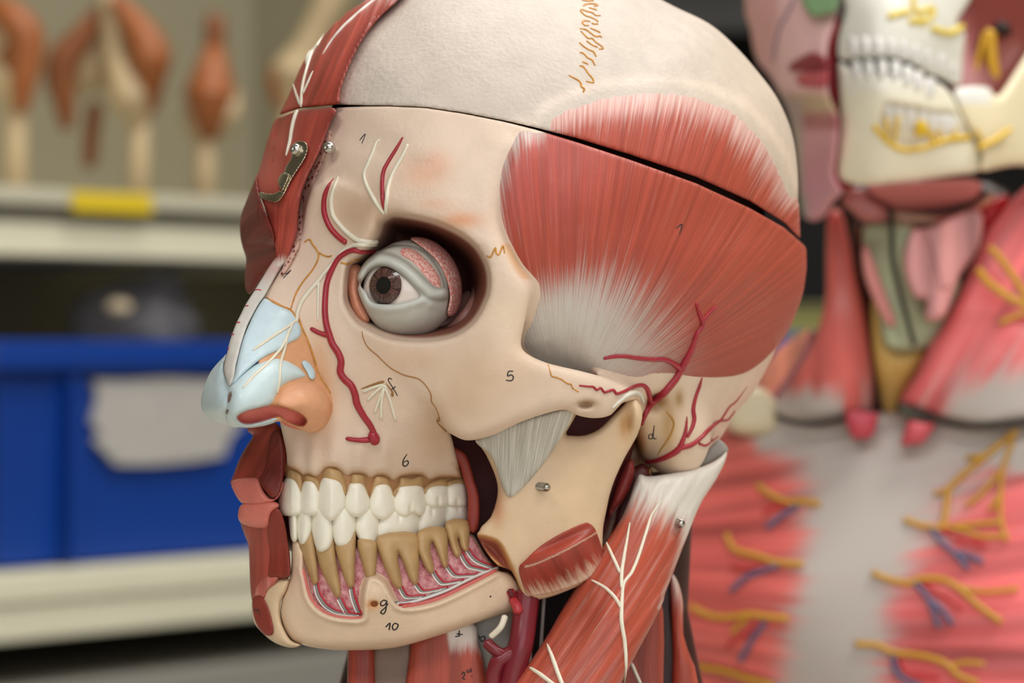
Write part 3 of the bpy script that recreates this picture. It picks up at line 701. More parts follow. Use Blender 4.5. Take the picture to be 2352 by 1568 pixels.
WIN = np.array(c2((455, 830), (470, 900), (472, 1000), (490, 1080), (510, 1180), (560, 1265), (660, 1325), (790, 1345), (875, 1340), (888, 1300), (890, 1190), (905, 1110), (920, 1072), (960, 1063), (1020, 1098), (1060, 1170), (1105, 1245), (1170, 1268), (1280, 1257), (1400, 1222), (1550, 1152), (1700, 1072), (1790, 1020), (1830, 960), (1720, 800), (1600, 720), (1300, 700), (900, 720), (600, 740)), float)
S_win = SD(WIN, 2)
WD = 3.6
def win_depth(px, py): return WD * sstep(1, -12, S_win(px, py))
BDW = lambda px, py: BD(px, py) - win_depth(px, py)
def body_cut(g, X, d, Z, px, py, s):
    q = np.hypot(px - 858, py - 1385)                      # mental foramen
    g = smax(g, -(np.sqrt(((px - 860) / 9) ** 2 + ((py - 1386) / 7) ** 2 + ((d - BD(px, py)) / 2.0) ** 2) - 1) * 1.5, .8)
    return g
def bdf(px, py):
    sh = 3.0 * np.exp(np.minimum(S_body(px, py), 0) / 14) * 0
    bump = 1.8 * np.exp(-((px - 862) / 30) ** 2 - ((py - 1365) / 40) ** 2)
    lip = 1.0 * np.exp(-((S_win(px, py) - 5) / 6) ** 2) * (py > 1300)
    return BDW(px, py) + bump + lip
V, F = slab(S_body, bdf, 15, h=.5, k=3.5, cut=body_cut)
px, py, s = pix(*V.T)
col = np.tile(np.array((224, 198, 170), float), (len(V), 1)); sw = S_win(px, py)
col = tint(col, .6 * np.exp(-((sw - 6) / 7) ** 2), (232, 210, 182))
col = tint(col, .7 * np.exp(-(((px - 856) / 14) ** 2 + ((py - 1388) / 11) ** 2)), (204, 124, 60))
col = tint(col, .4 * np.exp(-(((px - 720) / 60) ** 2 + ((py - 1320) / 50) ** 2)), (224, 176, 164))
col = tint(col, .5 * sstep(1290, 1180, py) * sstep(700, 660, px), (226, 206, 190))
jaw = build('lower_jaw', V, F, M_bone, head, col=col, label='cream lower jaw body cut open to show the tooth roots')
JW = Skin(); JW.add(V, F); SK.add(V, F)
# spongy pink bone lining the window
V, F = slab(WIN, lambda px, py: BD(px, py) - WD + .45, 2, h=.5, k=.3, smooth=2, cut=lambda g, X, d, Z, px, py, s: smax(smax(g, S_body(px, py) / s + .6, .3), S_win(px, py) / s + .5, .3))
m, nt, b, N, L = newmat('spongy_bone_pink'); b.inputs['Roughness'].default_value = .5
tc = N('ShaderNodeTexCoord'); nz = N('ShaderNodeTexNoise'); nz.inputs['Scale'].default_value = 420; nz.inputs['Detail'].default_value = 6; nz.inputs['Roughness'].default_value = .75; L(tc.outputs['Object'], nz.inputs['Vector'])
rp = N('ShaderNodeValToRGB'); rp.color_ramp.elements[0].position = .36; rp.color_ramp.elements[0].color = (*lin((160, 62, 78)), 1); rp.color_ramp.elements[1].position = .66; rp.color_ramp.elements[1].color = (*lin((226, 172, 172)), 1)
L(nz.outputs['Fac'], rp.inputs['Fac']); L(rp.outputs['Color'], b.inputs['Base Color'])
bu = N('ShaderNodeBump'); bu.inputs['Strength'].default_value = .6; bu.inputs['Distance'].default_value = .0006; L(nz.outputs['Fac'], bu.inputs['Height']); L(bu.outputs[0], b.inputs['Normal'])
build('spongy_bone', V, F, m, jaw, label='pink spongy bone in the opened jaw'); JW.add(V, F)
# margin bands along the window edge
M_pinkred = plain('red_band_paint', (206, 104, 98), .45, noise=.12)
M_red = plain('vessel_red', (186, 44, 58), .4); M_white = plain('vessel_white', (224, 222, 216), .4); M_vgrey = plain('vessel_grey', (138, 138, 136), .4)
def jl(paths, w, mat, name, lift=.25, flat=.5):
    V, F = JW.lines(paths, w, off=lift, flat=flat)
    return build(name, V, F, mat, jaw)
jl([c2((1150, 1262), (1280, 1240), (1400, 1205), (1550, 1135), (1680, 1070), (1770, 1022))], 11, M_pinkred, 'red_band')
jl([c2((480, 1010), (500, 1100), (530, 1200), (600, 1280), (690, 1322), (800, 1335), (870, 1330))], 7, M_pinkred, 'red_band')
trunk = c2((1110, 1240), (1180, 1232), (1300, 1200), (1450, 1145), (1560, 1090), (1680, 1035), (1780, 1003))
ends = [(1135, 1120, 1180, 1185, 1290, 1180), (1240, 1100, 1290, 1150, 1440, 1125), (1355, 1020, 1420, 1095, 1545, 1078), (1450, 985, 1510, 1045, 1640, 1040), (1540, 900, 1600, 985, 1720, 1012), (1580, 870, 1650, 950, 1770, 998)]
def br(dx, dy): return [c2((a + dx, b + dy), ((a + c) / 2 - 2 + dx, (b + e) / 2 + 8 + dy), (c + dx, e + dy), ((c + f) / 2 + dx, (e + h) / 2 + 2 + dy), (f + dx, h + dy)) for a, b, c, e, f, h in ends]
front = [[(570, 1105), (585, 1170), (630, 1240), (700, 1285), (790, 1300), (865, 1310)], [(725, 1200), (750, 1250), (775, 1290), (790, 1305)], [(805, 1130), (815, 1190), (840, 1260), (865, 1305)]]
fr = lambda dx, dy: [c2(*[(x + dx, y + dy) for x, y in p]) for p in front]
jl([trunk] + br(-16, 16) + fr(-12, 12), {0: 7, **{i: 4.2 for i in range(1, 12)}}, M_white, 'nerve_branch', lift=.55)
jl([c2((1090, 1228), (1180, 1222), (1300, 1190), (1420, 1142))] + br(-4, 8) + fr(0, 4), {0: 4, **{i: 5 for i in range(1, 12)}}, M_vgrey, 'vein_branch', lift=.4)
jl([c2((1120, 1250), (1300, 1215), (1450, 1160), (1600, 1090), (1760, 1015))] + br(8, -2) + fr(14, -4), {0: 4, **{i: 4.4 for i in range(1, 12)}}, M_red, 'artery_branch', lift=.5)
# ramus
RD = TPS([(1100, 1200, 64), (1130, 1130, 65), (1150, 1020, 66), (1240, 1120, 67), (1320, 1000, 62), (1400, 1040, 58), (1470, 940, 58), (1455, 1000, 57), (1380, 1250, 53), (1390, 1180, 54), (1300, 1300, 60), (1220, 1370, 60), (1170, 1250, 64), (1300, 1180, 64), (1300, 940, 62), (1180, 960, 66)], .02)
RAM = np.array(c5((1258, 490), (1290, 455), (1335, 455), (1372, 500), (1380, 580), (1345, 700), (1270, 830), (1200, 980), (1160, 1100), (1140, 1200), (1120, 1300), (1115, 1400), (1113, 1530)) +
  c7((1532, 340), (1500, 420), (1420, 490), (1300, 545), (1200, 580), (1100, 600), (1062, 602), (1030, 530), (980, 420), (900, 390), (830, 310), (772, 208), (785, 185)) +
  c5((310, 1300), (370, 1240), (410, 1120), (415, 1030), (390, 940), (335, 820), (280, 730), (300, 640), (600, 500), (900, 480), (950, 540), (870, 680), (910, 697), (1000, 695), (1090, 655), (1165, 585)), float)
CUTF = SD(np.array(c7((772, 203), (810, 205), (870, 222), (915, 250), (960, 330), (1005, 440), (1040, 540), (1062, 604), (1000, 520), (930, 420), (860, 360), (800, 300), (740, 230)), float), 2)
def ramd(px, py):
    d = RD(px, py)
    d = d + 2.6 * np.exp(-((px - 1465) / 16) ** 2 - ((py - 955) / 40) ** 2) - 1.5 * np.exp(-((px - 1438) / 12) ** 2 - ((py - 975) / 24) ** 2)
    return d - 7 * sstep(2, -22, CUTF(px, py))
V, F = slab(RAM, ramd, 9, h=.5, k=3.0, smooth=2)
px, py, s = pix(*V.T); cf = CUTF(px, py)
col = np.tile(np.array((222, 195, 162), float), (len(V), 1))
col = tint(col, .55 * np.exp(-(((px - 1438) / 16) ** 2 + ((py - 975) / 34) ** 2)), (176, 116, 52))
col = tint(col, .6 * np.exp(-(((px - 1143) / 16) ** 2 + ((py - 1170) / 40) ** 2)), (190, 122, 88))
col = tint(col, .4 * np.exp(-(((px - 1180) / 30) ** 2 + ((py - 1230) / 20) ** 2)), (230, 204, 170))
col = tint(col, .85 * sstep(6, -4, cf), (196, 138, 76)); col = tint(col, .8 * sstep(-3, -13, cf), (158, 78, 70))
ram = build('jaw_ramus', V, F, M_bone, head, col=col, label='cream rear branch of the jaw with its joint head'); SK.add(V, F)
# masseter stump
MAS = np.array(c7((1022, 402), (1060, 358), (1150, 272), (1280, 192), (1400, 137), (1440, 131), (1478, 162), (1502, 220), (1526, 300), (1522, 390), (1480, 440), (1400, 490), (1270, 540), (1160, 565), (1080, 570), (1045, 500)), float)
ridge = spline(c7((1020, 405), (1100, 385), (1180, 355), (1280, 308), (1380, 255), (1490, 190)), 4)
rx, ry = ridge[:, 0], ridge[:, 1]
def masd(px, py):
    yy = np.interp(px, rx, ry); k = np.sin(np.clip((px - 1192) / 182, 0, 1) * math.pi) ** .6
    up = sstep(0, -30, py - yy); dn = sstep(0, 85, py - yy)
    return RD(px, py) + .6 + 4.4 * k * np.where(py < yy, 1 - up, 1 - dn)
V, F = slab(MAS, masd, 6, h=.4, k=.6)
px, py, s = pix(*V.T); yy = np.interp(px, rx, ry)
fib = np.stack([(px - (py - yy) * .45) * .13 * np.where(py < yy, .2, 1), (py - yy) * np.where(py < yy, .1, .012), 0 * px], 1)
w = np.where(py < yy - 2, -.2, -.1 + 1.15 * sstep(10, np.interp(px, [1190, 1280, 1380], [110, 135, 135]), py - yy)) + .8 * np.exp(-((py - yy) / 3.0) ** 2) * (px > 1205)
M_mass = fibrous('masseter_paint', white=(218, 194, 168), contrast=1.6, soft=.45, streak=.25, bump=.3)
build('masseter_stump', V, F, M_mass, ram, col=(156, 62, 48), att={'fib': fib, 'wht': w}); SK.add(V, F)
# tendon on the coronoid process
TEN = np.array(c5((262, 728), (350, 690), (450, 640), (600, 585), (800, 530), (945, 500), (930, 545), (880, 645), (760, 832), (620, 1012), (545, 1088), (490, 1112), (456, 1062), (420, 962), (380, 850), (322, 790)), float)
TE_D = TPS([(1095, 1010, 73), (1160, 1060, 72), (1170, 1140, 67.5), (1200, 980, 75), (1310, 950, 72), (1260, 1040, 69)], .02)
V, F = slab(TEN, TE_D, 9, h=.5, k=1.5, smooth=2)
px, py, s = pix(*V.T)
an = np.arctan2(px - 1150, 1420 - py)
fib = np.stack([an * 90, np.hypot(px - 1150, py - 1420) * .006, 0 * px], 1)
build('jaw_tendon', V, F, M_tend, ram, col=(178, 174, 162), att={'fib': fib, 'wht': np.full(len(V), .42)}, label='grey-white fan of tendon under the cheek arch'); SK.add(V, F)
# dark hollow behind jaw and cheek
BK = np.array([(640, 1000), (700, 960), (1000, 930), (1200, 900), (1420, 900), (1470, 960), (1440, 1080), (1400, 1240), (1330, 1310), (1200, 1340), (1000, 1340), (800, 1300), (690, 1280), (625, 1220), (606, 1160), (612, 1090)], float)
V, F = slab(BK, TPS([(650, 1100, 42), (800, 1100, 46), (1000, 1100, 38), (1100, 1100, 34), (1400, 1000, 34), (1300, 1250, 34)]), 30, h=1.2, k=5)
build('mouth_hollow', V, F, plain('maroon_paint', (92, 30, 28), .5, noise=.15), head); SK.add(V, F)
BUC = np.array(c5((98, 770), (150, 785), (205, 825), (235, 900), (262, 1000), (292, 1110), (292, 1280), (262, 1345), (218, 1325), (214, 1230), (216, 1100), (180, 965), (150, 885), (108, 850)), float)
V, F = slab(BUC, const(55.0), 9, h=.5, k=1.0)
build('cheek_muscle', V, F, plain('cheek_muscle_paint', (150, 54, 40), .5, noise=.12, nscale=200), head, label='cut brown-red slab of cheek muscle behind the molars')

# ================================================================= TEETH
TX = [640, 670, 712, 760, 822, 880, 940, 1005, 1055, 1080]; TDp = [60, 65.5, 69, 72, 70.5, 67, 63, 57.5, 53, 51]
AR = lambda px: np.interp(px, TX, TDp)
M_tooth = plain('tooth_enamel', (238, 234, 218), .25, noise=.03, nscale=300, spec=.5)
M_root = plain('tooth_root', (184, 150, 104), .45, noise=.12, nscale=250)
UP = [
 ([(375, 405), (420, 413), (450, 450), (470, 520), (466, 610), (445, 640), (345, 637), (328, 570), (345, 460)], [(385, 345), (430, 352), (470, 385), (474, 460), (465, 500), (440, 460), (410, 425), (372, 415)]),
 ([(500, 425), (555, 433), (585, 485), (588, 560), (575, 635), (470, 632), (460, 570), (475, 480)], [(500, 385), (555, 398), (590, 430), (590, 500), (560, 460), (540, 440), (498, 440)]),
 ([(622, 403), (665, 404), (730, 428), (757, 500), (757, 590), (722, 640), (662, 677), (600, 627), (578, 550), (590, 470)], [(640, 335), (700, 338), (735, 360), (765, 440), (766, 510), (745, 480), (725, 440), (618, 415)]),
 ([(805, 440), (870, 438), (905, 490), (925, 565), (912, 620), (842, 652), (778, 622), (763, 570), (785, 485)], [(812, 375), (880, 378), (898, 440), (922, 520), (900, 500), (870, 455), (805, 455)]),
 ([(975, 450), (1045, 448), (1083, 510), (1102, 570), (1082, 628), (1022, 672), (940, 632), (928, 570), (950, 490)], [(970, 383), (1036, 390), (1062, 450), (1100, 520), (1070, 520), (1045, 465), (975, 465), (930, 530), (945, 460)]),
 ([(1130, 460), (1200, 452), (1268, 455), (1300, 540), (1298, 620), (1256, 642), (1222, 628), (1156, 655), (1095, 612), (1088, 550), (1118, 490)], [(1135, 395), (1200, 402), (1272, 385), (1280, 460), (1200, 475), (1128, 475), (1095, 530), (1080, 500), (1120, 450)]),
 ([(1330, 462), (1400, 450), (1445, 455), (1462, 500), (1460, 572), (1350, 592), (1303, 560), (1298, 500)], [(1340, 428), (1430, 405), (1450, 465), (1330, 475), (1302, 510), (1285, 480)]),
 ([(1450, 452), (1550, 437), (1572, 500), (1572, 580), (1500, 588), (1452, 578), (1440, 520)], [(1450, 420), (1548, 402), (1562, 450), (1452, 465)])]
LO = [
 ([(392, 620), (440, 620), (442, 700), (440, 800), (415, 812), (400, 740)], None),
 ([(460, 620), (530, 625), (537, 720), (512, 800), (476, 836), (450, 780), (443, 700)], [(462, 815), (500, 790), (538, 740), (550, 820), (562, 900), (580, 1060), (570, 1100), (545, 1095), (500, 960), (470, 870)]),
 ([(560, 620), (640, 620), (672, 700), (677, 790), (650, 862), (588, 882), (553, 780), (543, 700)], [(575, 860), (650, 840), (682, 760), (692, 900), (712, 1030), (732, 1160), (714, 1192), (688, 1170), (620, 1040), (580, 920)]),
 ([(700, 650), (760, 630), (830, 690), (827, 750), (800, 830), (748, 852), (705, 832), (683, 740), (685, 680)], [(700, 820), (800, 810), (828, 760), (824, 950), (820, 1100), (800, 1127), (775, 1100), (730, 970)]),
 ([(870, 650), (950, 635), (985, 690), (987, 770), (962, 842), (900, 852), (853, 790), (833, 720)], [(850, 815), (962, 825), (972, 870), (960, 1050), (945, 1072), (912, 1072), (885, 980)]),
 ([(1010, 690), (1080, 650), (1150, 630), (1240, 645), (1260, 720), (1228, 782), (1110, 805), (1010, 808), (973, 760)], [(985, 790), (1230, 770), (1250, 900), (1246, 1080), (1222, 1107), (1188, 1050), (1150, 950), (1115, 885), (1112, 960), (1140, 1112), (1106, 1132), (1060, 1060), (1008, 930)]),
 ([(1300, 610), (1400, 600), (1442, 660), (1433, 730), (1340, 762), (1262, 762), (1255, 700), (1275, 650)], [(1265, 750), (1425, 735), (1442, 880), (1440, 980), (1420, 987), (1385, 900), (1345, 812), (1325, 880), (1352, 1010), (1322, 1027), (1272, 930), (1248, 850)]),
 ([(1440, 600), (1560, 590), (1582, 640), (1577, 697), (1480, 707), (1433, 692)], [(1440, 695), (1576, 690), (1582, 850), (1575, 882), (1543, 862), (1518, 770), (1508, 820), (1532, 902), (1500, 917), (1462, 820)])]
# bone between the roots above the upper crowns
ALV = [(655, 1060), (760, 1050), (900, 1060), (1060, 1070), (1070, 1108), (1050, 1125), (1005, 1122), (975, 1132), (935, 1118), (905, 1134), (850, 1140), (795, 1136), (735, 1120), (695, 1112), (662, 1105)]
V, F = slab(np.array(ALV, float), lambda px, py: AR(px) - 1.8, 6, h=.5, k=1.2)
build('gum_line_bone', V, F, painted('gum_brown', noise=.15, nscale=250), skull, col=(168, 122, 80))
for upper, T in ((True, UP), (False, LO)):
    for i, (cr_, rt) in enumerate(T):
        pc = np.array(c2(*[(x, y - 34 if not upper and y < min(q[1] for q in cr_) + 62 else y) for x, y in cr_]), float); cx, cy = pc.mean(0); w = np.ptp(pc[:, 0]) / 2
        off = 0.0 if upper else -1.6
        molar = i >= 5
        fn = lambda px, py, cx=cx, cy=cy, w=w, off=off, molar=molar, up=upper: AR(px) + off - 1.0 * ((px - cx) / w) ** 2 - (.5 * np.exp(-((px - cx - 2) / 4.5) ** 2) * (sstep(cy - 6, cy + 16, py) if up else sstep(cy + 6, cy - 16, py)) if molar else 0)
        Vc, Fc = slab(pc, fn, 6 if not molar else 8, h=.3, k=1.3, bulge=1.2, bw=1.6, smooth=4, grow=.38)
        t = build('tooth', Vc, Fc, M_tooth, head, label=('white upper ' if upper else 'white lower ') + ('molar' if molar else 'premolar' if i > 2 else 'canine' if i == 2 else 'incisor'))
        if rt:
            pr = np.array(c2(*rt), float)
            if upper: rf = lambda px, py: AR(px) - .6
            else: rf = lambda px, py, cy=pr[:, 1].min(): BD(px, py) - .3 - 1.3 * sstep(cy + 60, cy + 130, py)
            Vr, Fr = slab(pr, rf, 5, h=.32, k=1.8, bulge=1.0, bw=1.5, smooth=3, grow=.3)
            build('root', Vr, Fr, M_root, t)

# ================================================================= LIPS AND CHIN OF THE FAR HALF
LI_D = TPS([(532, 1110, 52), (545, 1060, 52), (560, 1010, 54), (590, 970, 58), (640, 970, 63), (600, 1120, 64), (655, 1060, 62), (645, 1130, 63), (560, 1150, 58), (548, 1180, 56), (620, 1170, 66), (560, 1210, 57), (660, 1250, 60), (575, 1300, 52), (576, 1380, 50), (620, 1320, 60), (650, 1320, 60), (600, 1440, 54), (640, 1400, 60)], .05)
def lip(name, poly, off, col, mat=None, parent=head, k=1.2, att=None, h=.5, th=7, bulge=0, label=None, smooth=3):
    V, F = slab(np.array(poly, float), lambda px, py: LI_D(px, py) + off, th, h=h, k=k, bulge=bulge, bw=3, smooth=smooth)
    px, py, s = pix(*V.T)
    a = att(px, py) if att else None
    SK.add(V, F)
    return build(name, V, F, mat or M_paint, parent, col=col, att=a, label=label)
mf = lambda px, py: {'fib': np.stack([(px * .9 + py * .5) * .12, (py - px) * .012, 0 * px], 1), 'wht': np.zeros(len(px))}
mv = lambda px, py: {'fib': np.stack([px * .15, py * .008, 0 * px], 1), 'wht': np.full(len(px), .04)}
ul = lip('lip_muscle', c2((110, 20), (180, 10), (300, 30), (345, 90), (370, 170), (378, 300), (345, 430), (280, 520), (150, 460), (5, 440), (10, 400), (60, 270), (110, 180), (150, 115), (115, 90)), -.8, (140, 54, 42), M_musc, att=mf, k=3, th=14, label='dark red muscle of the far upper lip')
lip('cut_face', c2((185, 415), (222, 350), (245, 230), (275, 100), (322, 90), (350, 200), (350, 390), (325, 500), (280, 535), (235, 490)), .7, (112, 40, 30), M_musc, ul, att=mf, k=.8)
lip('lip', c2((2, 432), (50, 402), (120, 396), (185, 402), (215, 480), (270, 540), (320, 500), (340, 420), (352, 430), (338, 490), (300, 545), (200, 582), (90, 574), (40, 524)), 1.0, (206, 116, 104), M_paint, ul, k=2, th=11, label='pink upper lip')
ll = lip('lip_muscle', c2((70, 660), (200, 620), (300, 600), (340, 640), (372, 760), (398, 950), (392, 1060), (330, 1080), (240, 1130), (200, 1180), (150, 1230), (132, 1150), (125, 1000), (118, 850), (85, 760)), -.6, (152, 66, 54), M_musc, att=mv, k=3, th=14, label='red muscle of the far lower lip')
lip('cut_face', c2((250, 700), (268, 620), (315, 600), (345, 650), (372, 760), (395, 950), (388, 1062), (300, 1058), (250, 1060), (262, 900), (245, 780)), .7, (124, 44, 32), M_musc, ll, att=mv, k=.8)
lip('lip', c2((74, 574), (180, 566), (285, 556), (324, 586), (270, 640), (252, 725), (190, 735), (120, 722), (62, 692), (48, 642)), 1.2, (208, 118, 104), M_paint, ll, k=2, th=11, label='pink lower lip')
ch = lip('chin_bone', c2((235, 1120), (300, 1075), (390, 1070), (372, 1150), (335, 1220), (328, 1300), (345, 1380), (400, 1480), (470, 1512), (400, 1530), (300, 1500), (220, 1440), (160, 1370), (140, 1290), (150, 1200)), -.4, (218, 192, 158), M_bone, k=3, th=16, label='cream chin bone of the far half')
lip('chin_muscle', c2((150, 1195), (165, 1140), (200, 1080), (250, 1050), (320, 1055), (300, 1100), (250, 1140), (225, 1210), (190, 1190)), .6, (196, 104, 92), M_musc, ch, att=lambda px, py: {'fib': np.stack([px * .2, py * .01, 0 * px], 1), 'wht': np.full(len(px), .2)}, k=1.5, label='pink cut muscle of the chin')
lip('chin_muscle_cut', c2((143, 1215), (165, 1188), (200, 1188), (235, 1225), (265, 1310), (285, 1400), (280, 1440), (240, 1452), (190, 1410), (155, 1330)), .9, (138, 54, 44), M_paint, ch, k=.8, th=5, label='brown-red oval muscle cut on the chin')

# ================================================================= NECK
SC_D = TPS([(1460, 1090, 40), (1560, 1090, 36), (1660, 1040, 18), (1650, 1090, 20), (1560, 1240, 44), (1440, 1240, 50), (1600, 1200, 32), (1400, 1400, 62), (1300, 1400, 54), (1530, 1400, 52), (1250, 1568, 66), (1450, 1568, 66), (1200, 1700, 70), (1400, 1800, 72), (1500, 1300, 50)], .05)
SCM = np.array(e6((62, 950), (130, 962), (200, 962), (400, 932), (600, 892), (740, 845), (850, 775), (905, 715), (918, 690), (890, 820), (800, 1000), (680, 1180), (600, 1350), (520, 1560)) + c7((2000, 300), (1940, 460), (1900, 560), (1878, 640), (1750, 880), (1640, 1092)) +
  [(1370, 1700), (1330, 1860), (1050, 1860), (1110, 1690)] + c7((1000, 1092), (1100, 950), (1200, 800), (1300, 620), (1400, 470), (1480, 350), (1560, 225), (1640, 100), (1690, -20)), float)
S_scm = SD(SCM, 2)
def scmd(px, py):
    # rounded strap: falls away at both edges
    e = -S_scm(px, py)
    u = (px - 1500) + (py - 1300) * .62
    return SC_D(px, py) + 3.5 * (1 - np.exp(-np.maximum(e, 0) / 60)) + .25 * np.sin(u * .11) + .15 * np.sin(u * .27 + py * .004)
V, F = slab(S_scm, scmd, 14, h=.7, k=3)
px, py, s = pix(*V.T)
u = (px - 1500) + (py - 1300) * np.interp(py, [1080, 1250, 1568], [.42, .6, .68])
fib = np.stack([u * .11, py * .006, 0 * px], 1)
w = 1.15 * sstep(1250, 1070, py - (px - 1500) * .25) + .05 + .35 * sstep(1290, 1160, py) * sstep(1500, 1600, px)
w = w + .35 * np.exp(-((S_scm(px, py) + 4) / 5) ** 2) * (px > 1480) * (py < 1400)
M_scm = fibrous('neck_muscle_paint', white=(210, 204, 194), streak=.3, contrast=1.3, soft=.5)
scm = build('neck_muscle', V, F, M_scm, head, col=(168, 74, 54), att={'fib': fib, 'wht': w}, label='red strap muscle running from behind the ear down the neck'); SK.add(V, F)
# tendon cuff standing off the skull
CUF = np.array(e6((640, 870), (690, 760), (760, 670), (820, 615), (870, 635), (915, 690), (915, 730), (850, 780), (740, 842), (620, 895)), float)
V, F = slab(CUF, const(14.0), 3, h=.5, k=1.0)
build('tendon_cuff', V, F, M_paint, scm, col=(150, 144, 136)); 
NM = lambda px, py: {'fib': np.stack([px * .1, py * .006, 0 * px], 1), 'wht': np.full(len(px), .05)}
def neck(name, poly, d, th, col, wht=None, k=3, slope=0, label=None, parent=head, mat=None):
    V, F = slab(np.array(poly, float), TPS([(800, 1400, d), (1500, 1400, d + slope), (800, 1800, d + 4), (1500, 1800, d + slope + 4)], .01), th, h=.9, k=k, smooth=2)
    px, py, s = pix(*V.T); a = NM(px, py)
    if wht is not None: a['wht'] = wht(px, py)
    SK.add(V, F)
    return build(name, V, F, mat or M_musc, parent, col=col, att=a, label=label)
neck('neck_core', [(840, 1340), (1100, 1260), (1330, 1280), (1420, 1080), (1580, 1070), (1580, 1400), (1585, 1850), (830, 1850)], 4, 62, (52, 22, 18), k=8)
neck('throat_muscle', [(800, 1440), (860, 1440), (858, 1860), (806, 1860)], 52, 30, (150, 62, 48))
neck('larynx', [(850, 1440), (955, 1440), (945, 1860), (850, 1860)], 50, 36, (128, 104, 88), mat=M_paint)
neck('throat_muscle', [(945, 1470), (1080, 1420), (1098, 1480), (1120, 1560), (1160, 1860), (935, 1860)], 54, 22, (160, 70, 52), wht=lambda px, py: .9 * sstep(1530, 1440, py) * sstep(1010, 1040, px) + .05, label='red throat muscle below the jaw, white at its top')
neck('throat_fascia', [(1080, 1420), (1180, 1380), (1190, 1500), (1180, 1700), (1130, 1640), (1100, 1500)], 48, 10, (150, 148, 138), mat=M_paint)
neck('nape_muscle', c7((1400, 560), (1600, 300), (1760, 300), (1890, 660), (1890, 1092)) + [(1540, 1860), (1360, 1860)], 26, 26, (150, 64, 48))
neck('nape_muscle', c7((1930, 470), (1950, 440), (1985, 500), (2010, 620), (2010, 800), (2060, 950), (2100, 1092)) + [(1640, 1860), (1545, 1860), (1545, 1500)], 8, 20, (168, 76, 58), wht=lambda px, py: .55 * sstep(1480, 1330, py))
neck('deep_neck_muscle', c5((1200, 1050), (1270, 890), (1310, 850), (1330, 930), (1290, 1080), (1200, 1200), (1140, 1260)), 40, 8, (140, 50, 46))
neck('deep_neck_muscle', [(1395, 1250), (1440, 1080), (1500, 1080), (1450, 1200)], 30, 8, (88, 34, 30))
M_art2 = plain('carotid_paint', (118, 31, 42), .3, noise=.12, nscale=250)
tb = lambda pts, r: tube(spline([P(*p) for p in pts], 6), r, 10)
V, F = joinm([tb([(1212, 1360, 56), (1205, 1420, 58), (1196, 1480, 60), (1180, 1540, 60), (1170, 1620, 60), (1165, 1850, 60)], 3.6), tb([(1196, 1490, 60), (1160, 1508, 61), (1140, 1530, 61), (1135, 1600, 60), (1150, 1850, 58)], 2.4), tb([(1165, 1505, 61), (1140, 1495, 62), (1118, 1475, 61)], 1.6)])
car = build('carotid_artery', V, F, M_art2, head, label='dark red forked artery in the neck'); SK.add(V, F)
for x, rgb in ((1222, (206, 196, 186)), (1246, (150, 140, 134))):
    V, F = tb([(x + 6, 1330, 44), (x + 2, 1400, 46), (x - 8, 1560, 46), (x - 20, 1850, 46)], .55)
    build('neck_nerve', V, F, plain('neck_nerve_paint', rgb, .45), head)
V, F = tb([(1160, 1415, 60), (1150, 1440, 61), (1128, 1462, 60)], .95); build('neck_nerve', V, F, M_nerve, head)
V, F = tb([(1205, 1350, 57), (1195, 1372, 61), (1178, 1360, 60)], 1.0)
# facial artery stump on the jaw
V, F = SK.line(c2((1860, 1150), (1885, 1200), (1915, 1260), (1922, 1295)), [20, 22, 25, 24], off=.2)
build('artery_stump', V, F, plain('artery_stump_paint', (178, 50, 58), .45), jaw)
V, F = SK.line(c2((1856, 1146), (1870, 1178)), [15, 18], off=.55); build('artery_stump_cut', V, F, plain('cut_artery', (96, 24, 34), .5), jaw)
# the neck stands on a round foot
def lathe(prof, X, d, n=40):
    V, F = [], []
    for r, z in prof:
        for k in range(n): w = 2 * math.pi * k / n; V.append((X + r * math.cos(w), d + r * math.sin(w), z))
    for i in range(len(prof) - 1):
        for k in range(n): F.append((i * n + k, i * n + (k + 1) % n, (i + 1) * n + (k + 1) % n, (i + 1) * n + k))
    F.append(tuple(range(n))); F.append(tuple(range((len(prof) - 1) * n, len(prof) * n)))
    return np.array(V), F
V, F = lathe([(92, -175), (95, -172), (95, -158), (88, -150), (60, -146), (50, -120)], 4, 18)
build('stand_base', V, F, plain('stand_black', (30, 28, 28), .4), head)
# ================================================================= VESSELS, NERVES, SUTURES, WRITING ON THE HEAD
def lay(name, paths, w, mat, parent, off=.25, flat=1.0, label=None, taper=(.7, .7), n=5, relax=3):
    V, F = SK.lines(paths, w, off=off, flat=flat, taper=taper, n=n, relax=relax)
    return build(name, V, F, mat, parent, label=label)
# brow
lay('brow_artery', [e5((378, 562), (330, 635), (292, 735), (283, 850), (300, 950), (350, 1060), (430, 1150), (500, 1205))], [3, 11, 14, 14, 13], M_art, skull, taper=(.4, 1), label='curved red artery above the inner eye corner')
lay('brow_nerve', [e5((425, 550), (390, 640), (362, 740), (358, 830), (375, 930), (435, 1020), (520, 1110), (620, 1180), (720, 1200), (800, 1195))], [6, 11, 11, 12, 16], M_nerve, skull, label='white nerve curving along the brow artery')
lay('brow_nerve', [e5((835, 182), (805, 215), (770, 310), (720, 430), (690, 500), (690, 570), (730, 680), (800, 800), (880, 915))], [8, 9, 9, 9, 12], M_nerve, skull, label='bent white nerve, left of the red brow artery')
lay('brow_artery', [e5((1068, 155), (1010, 260), (930, 390), (880, 490), (866, 600), (868, 720), (875, 830), (890, 895))], [7, 9, 10, 11, 6], M_art, skull, taper=(.6, .3), label='short red artery rising between two white nerves')
lay('brow_nerve', [e5((1118, 228), (1070, 340), (1000, 460), (950, 570), (920, 680), (908, 800), (900, 905))], [9, 10, 10, 10, 12], M_nerve, skull, label='white nerve right of the red brow artery')
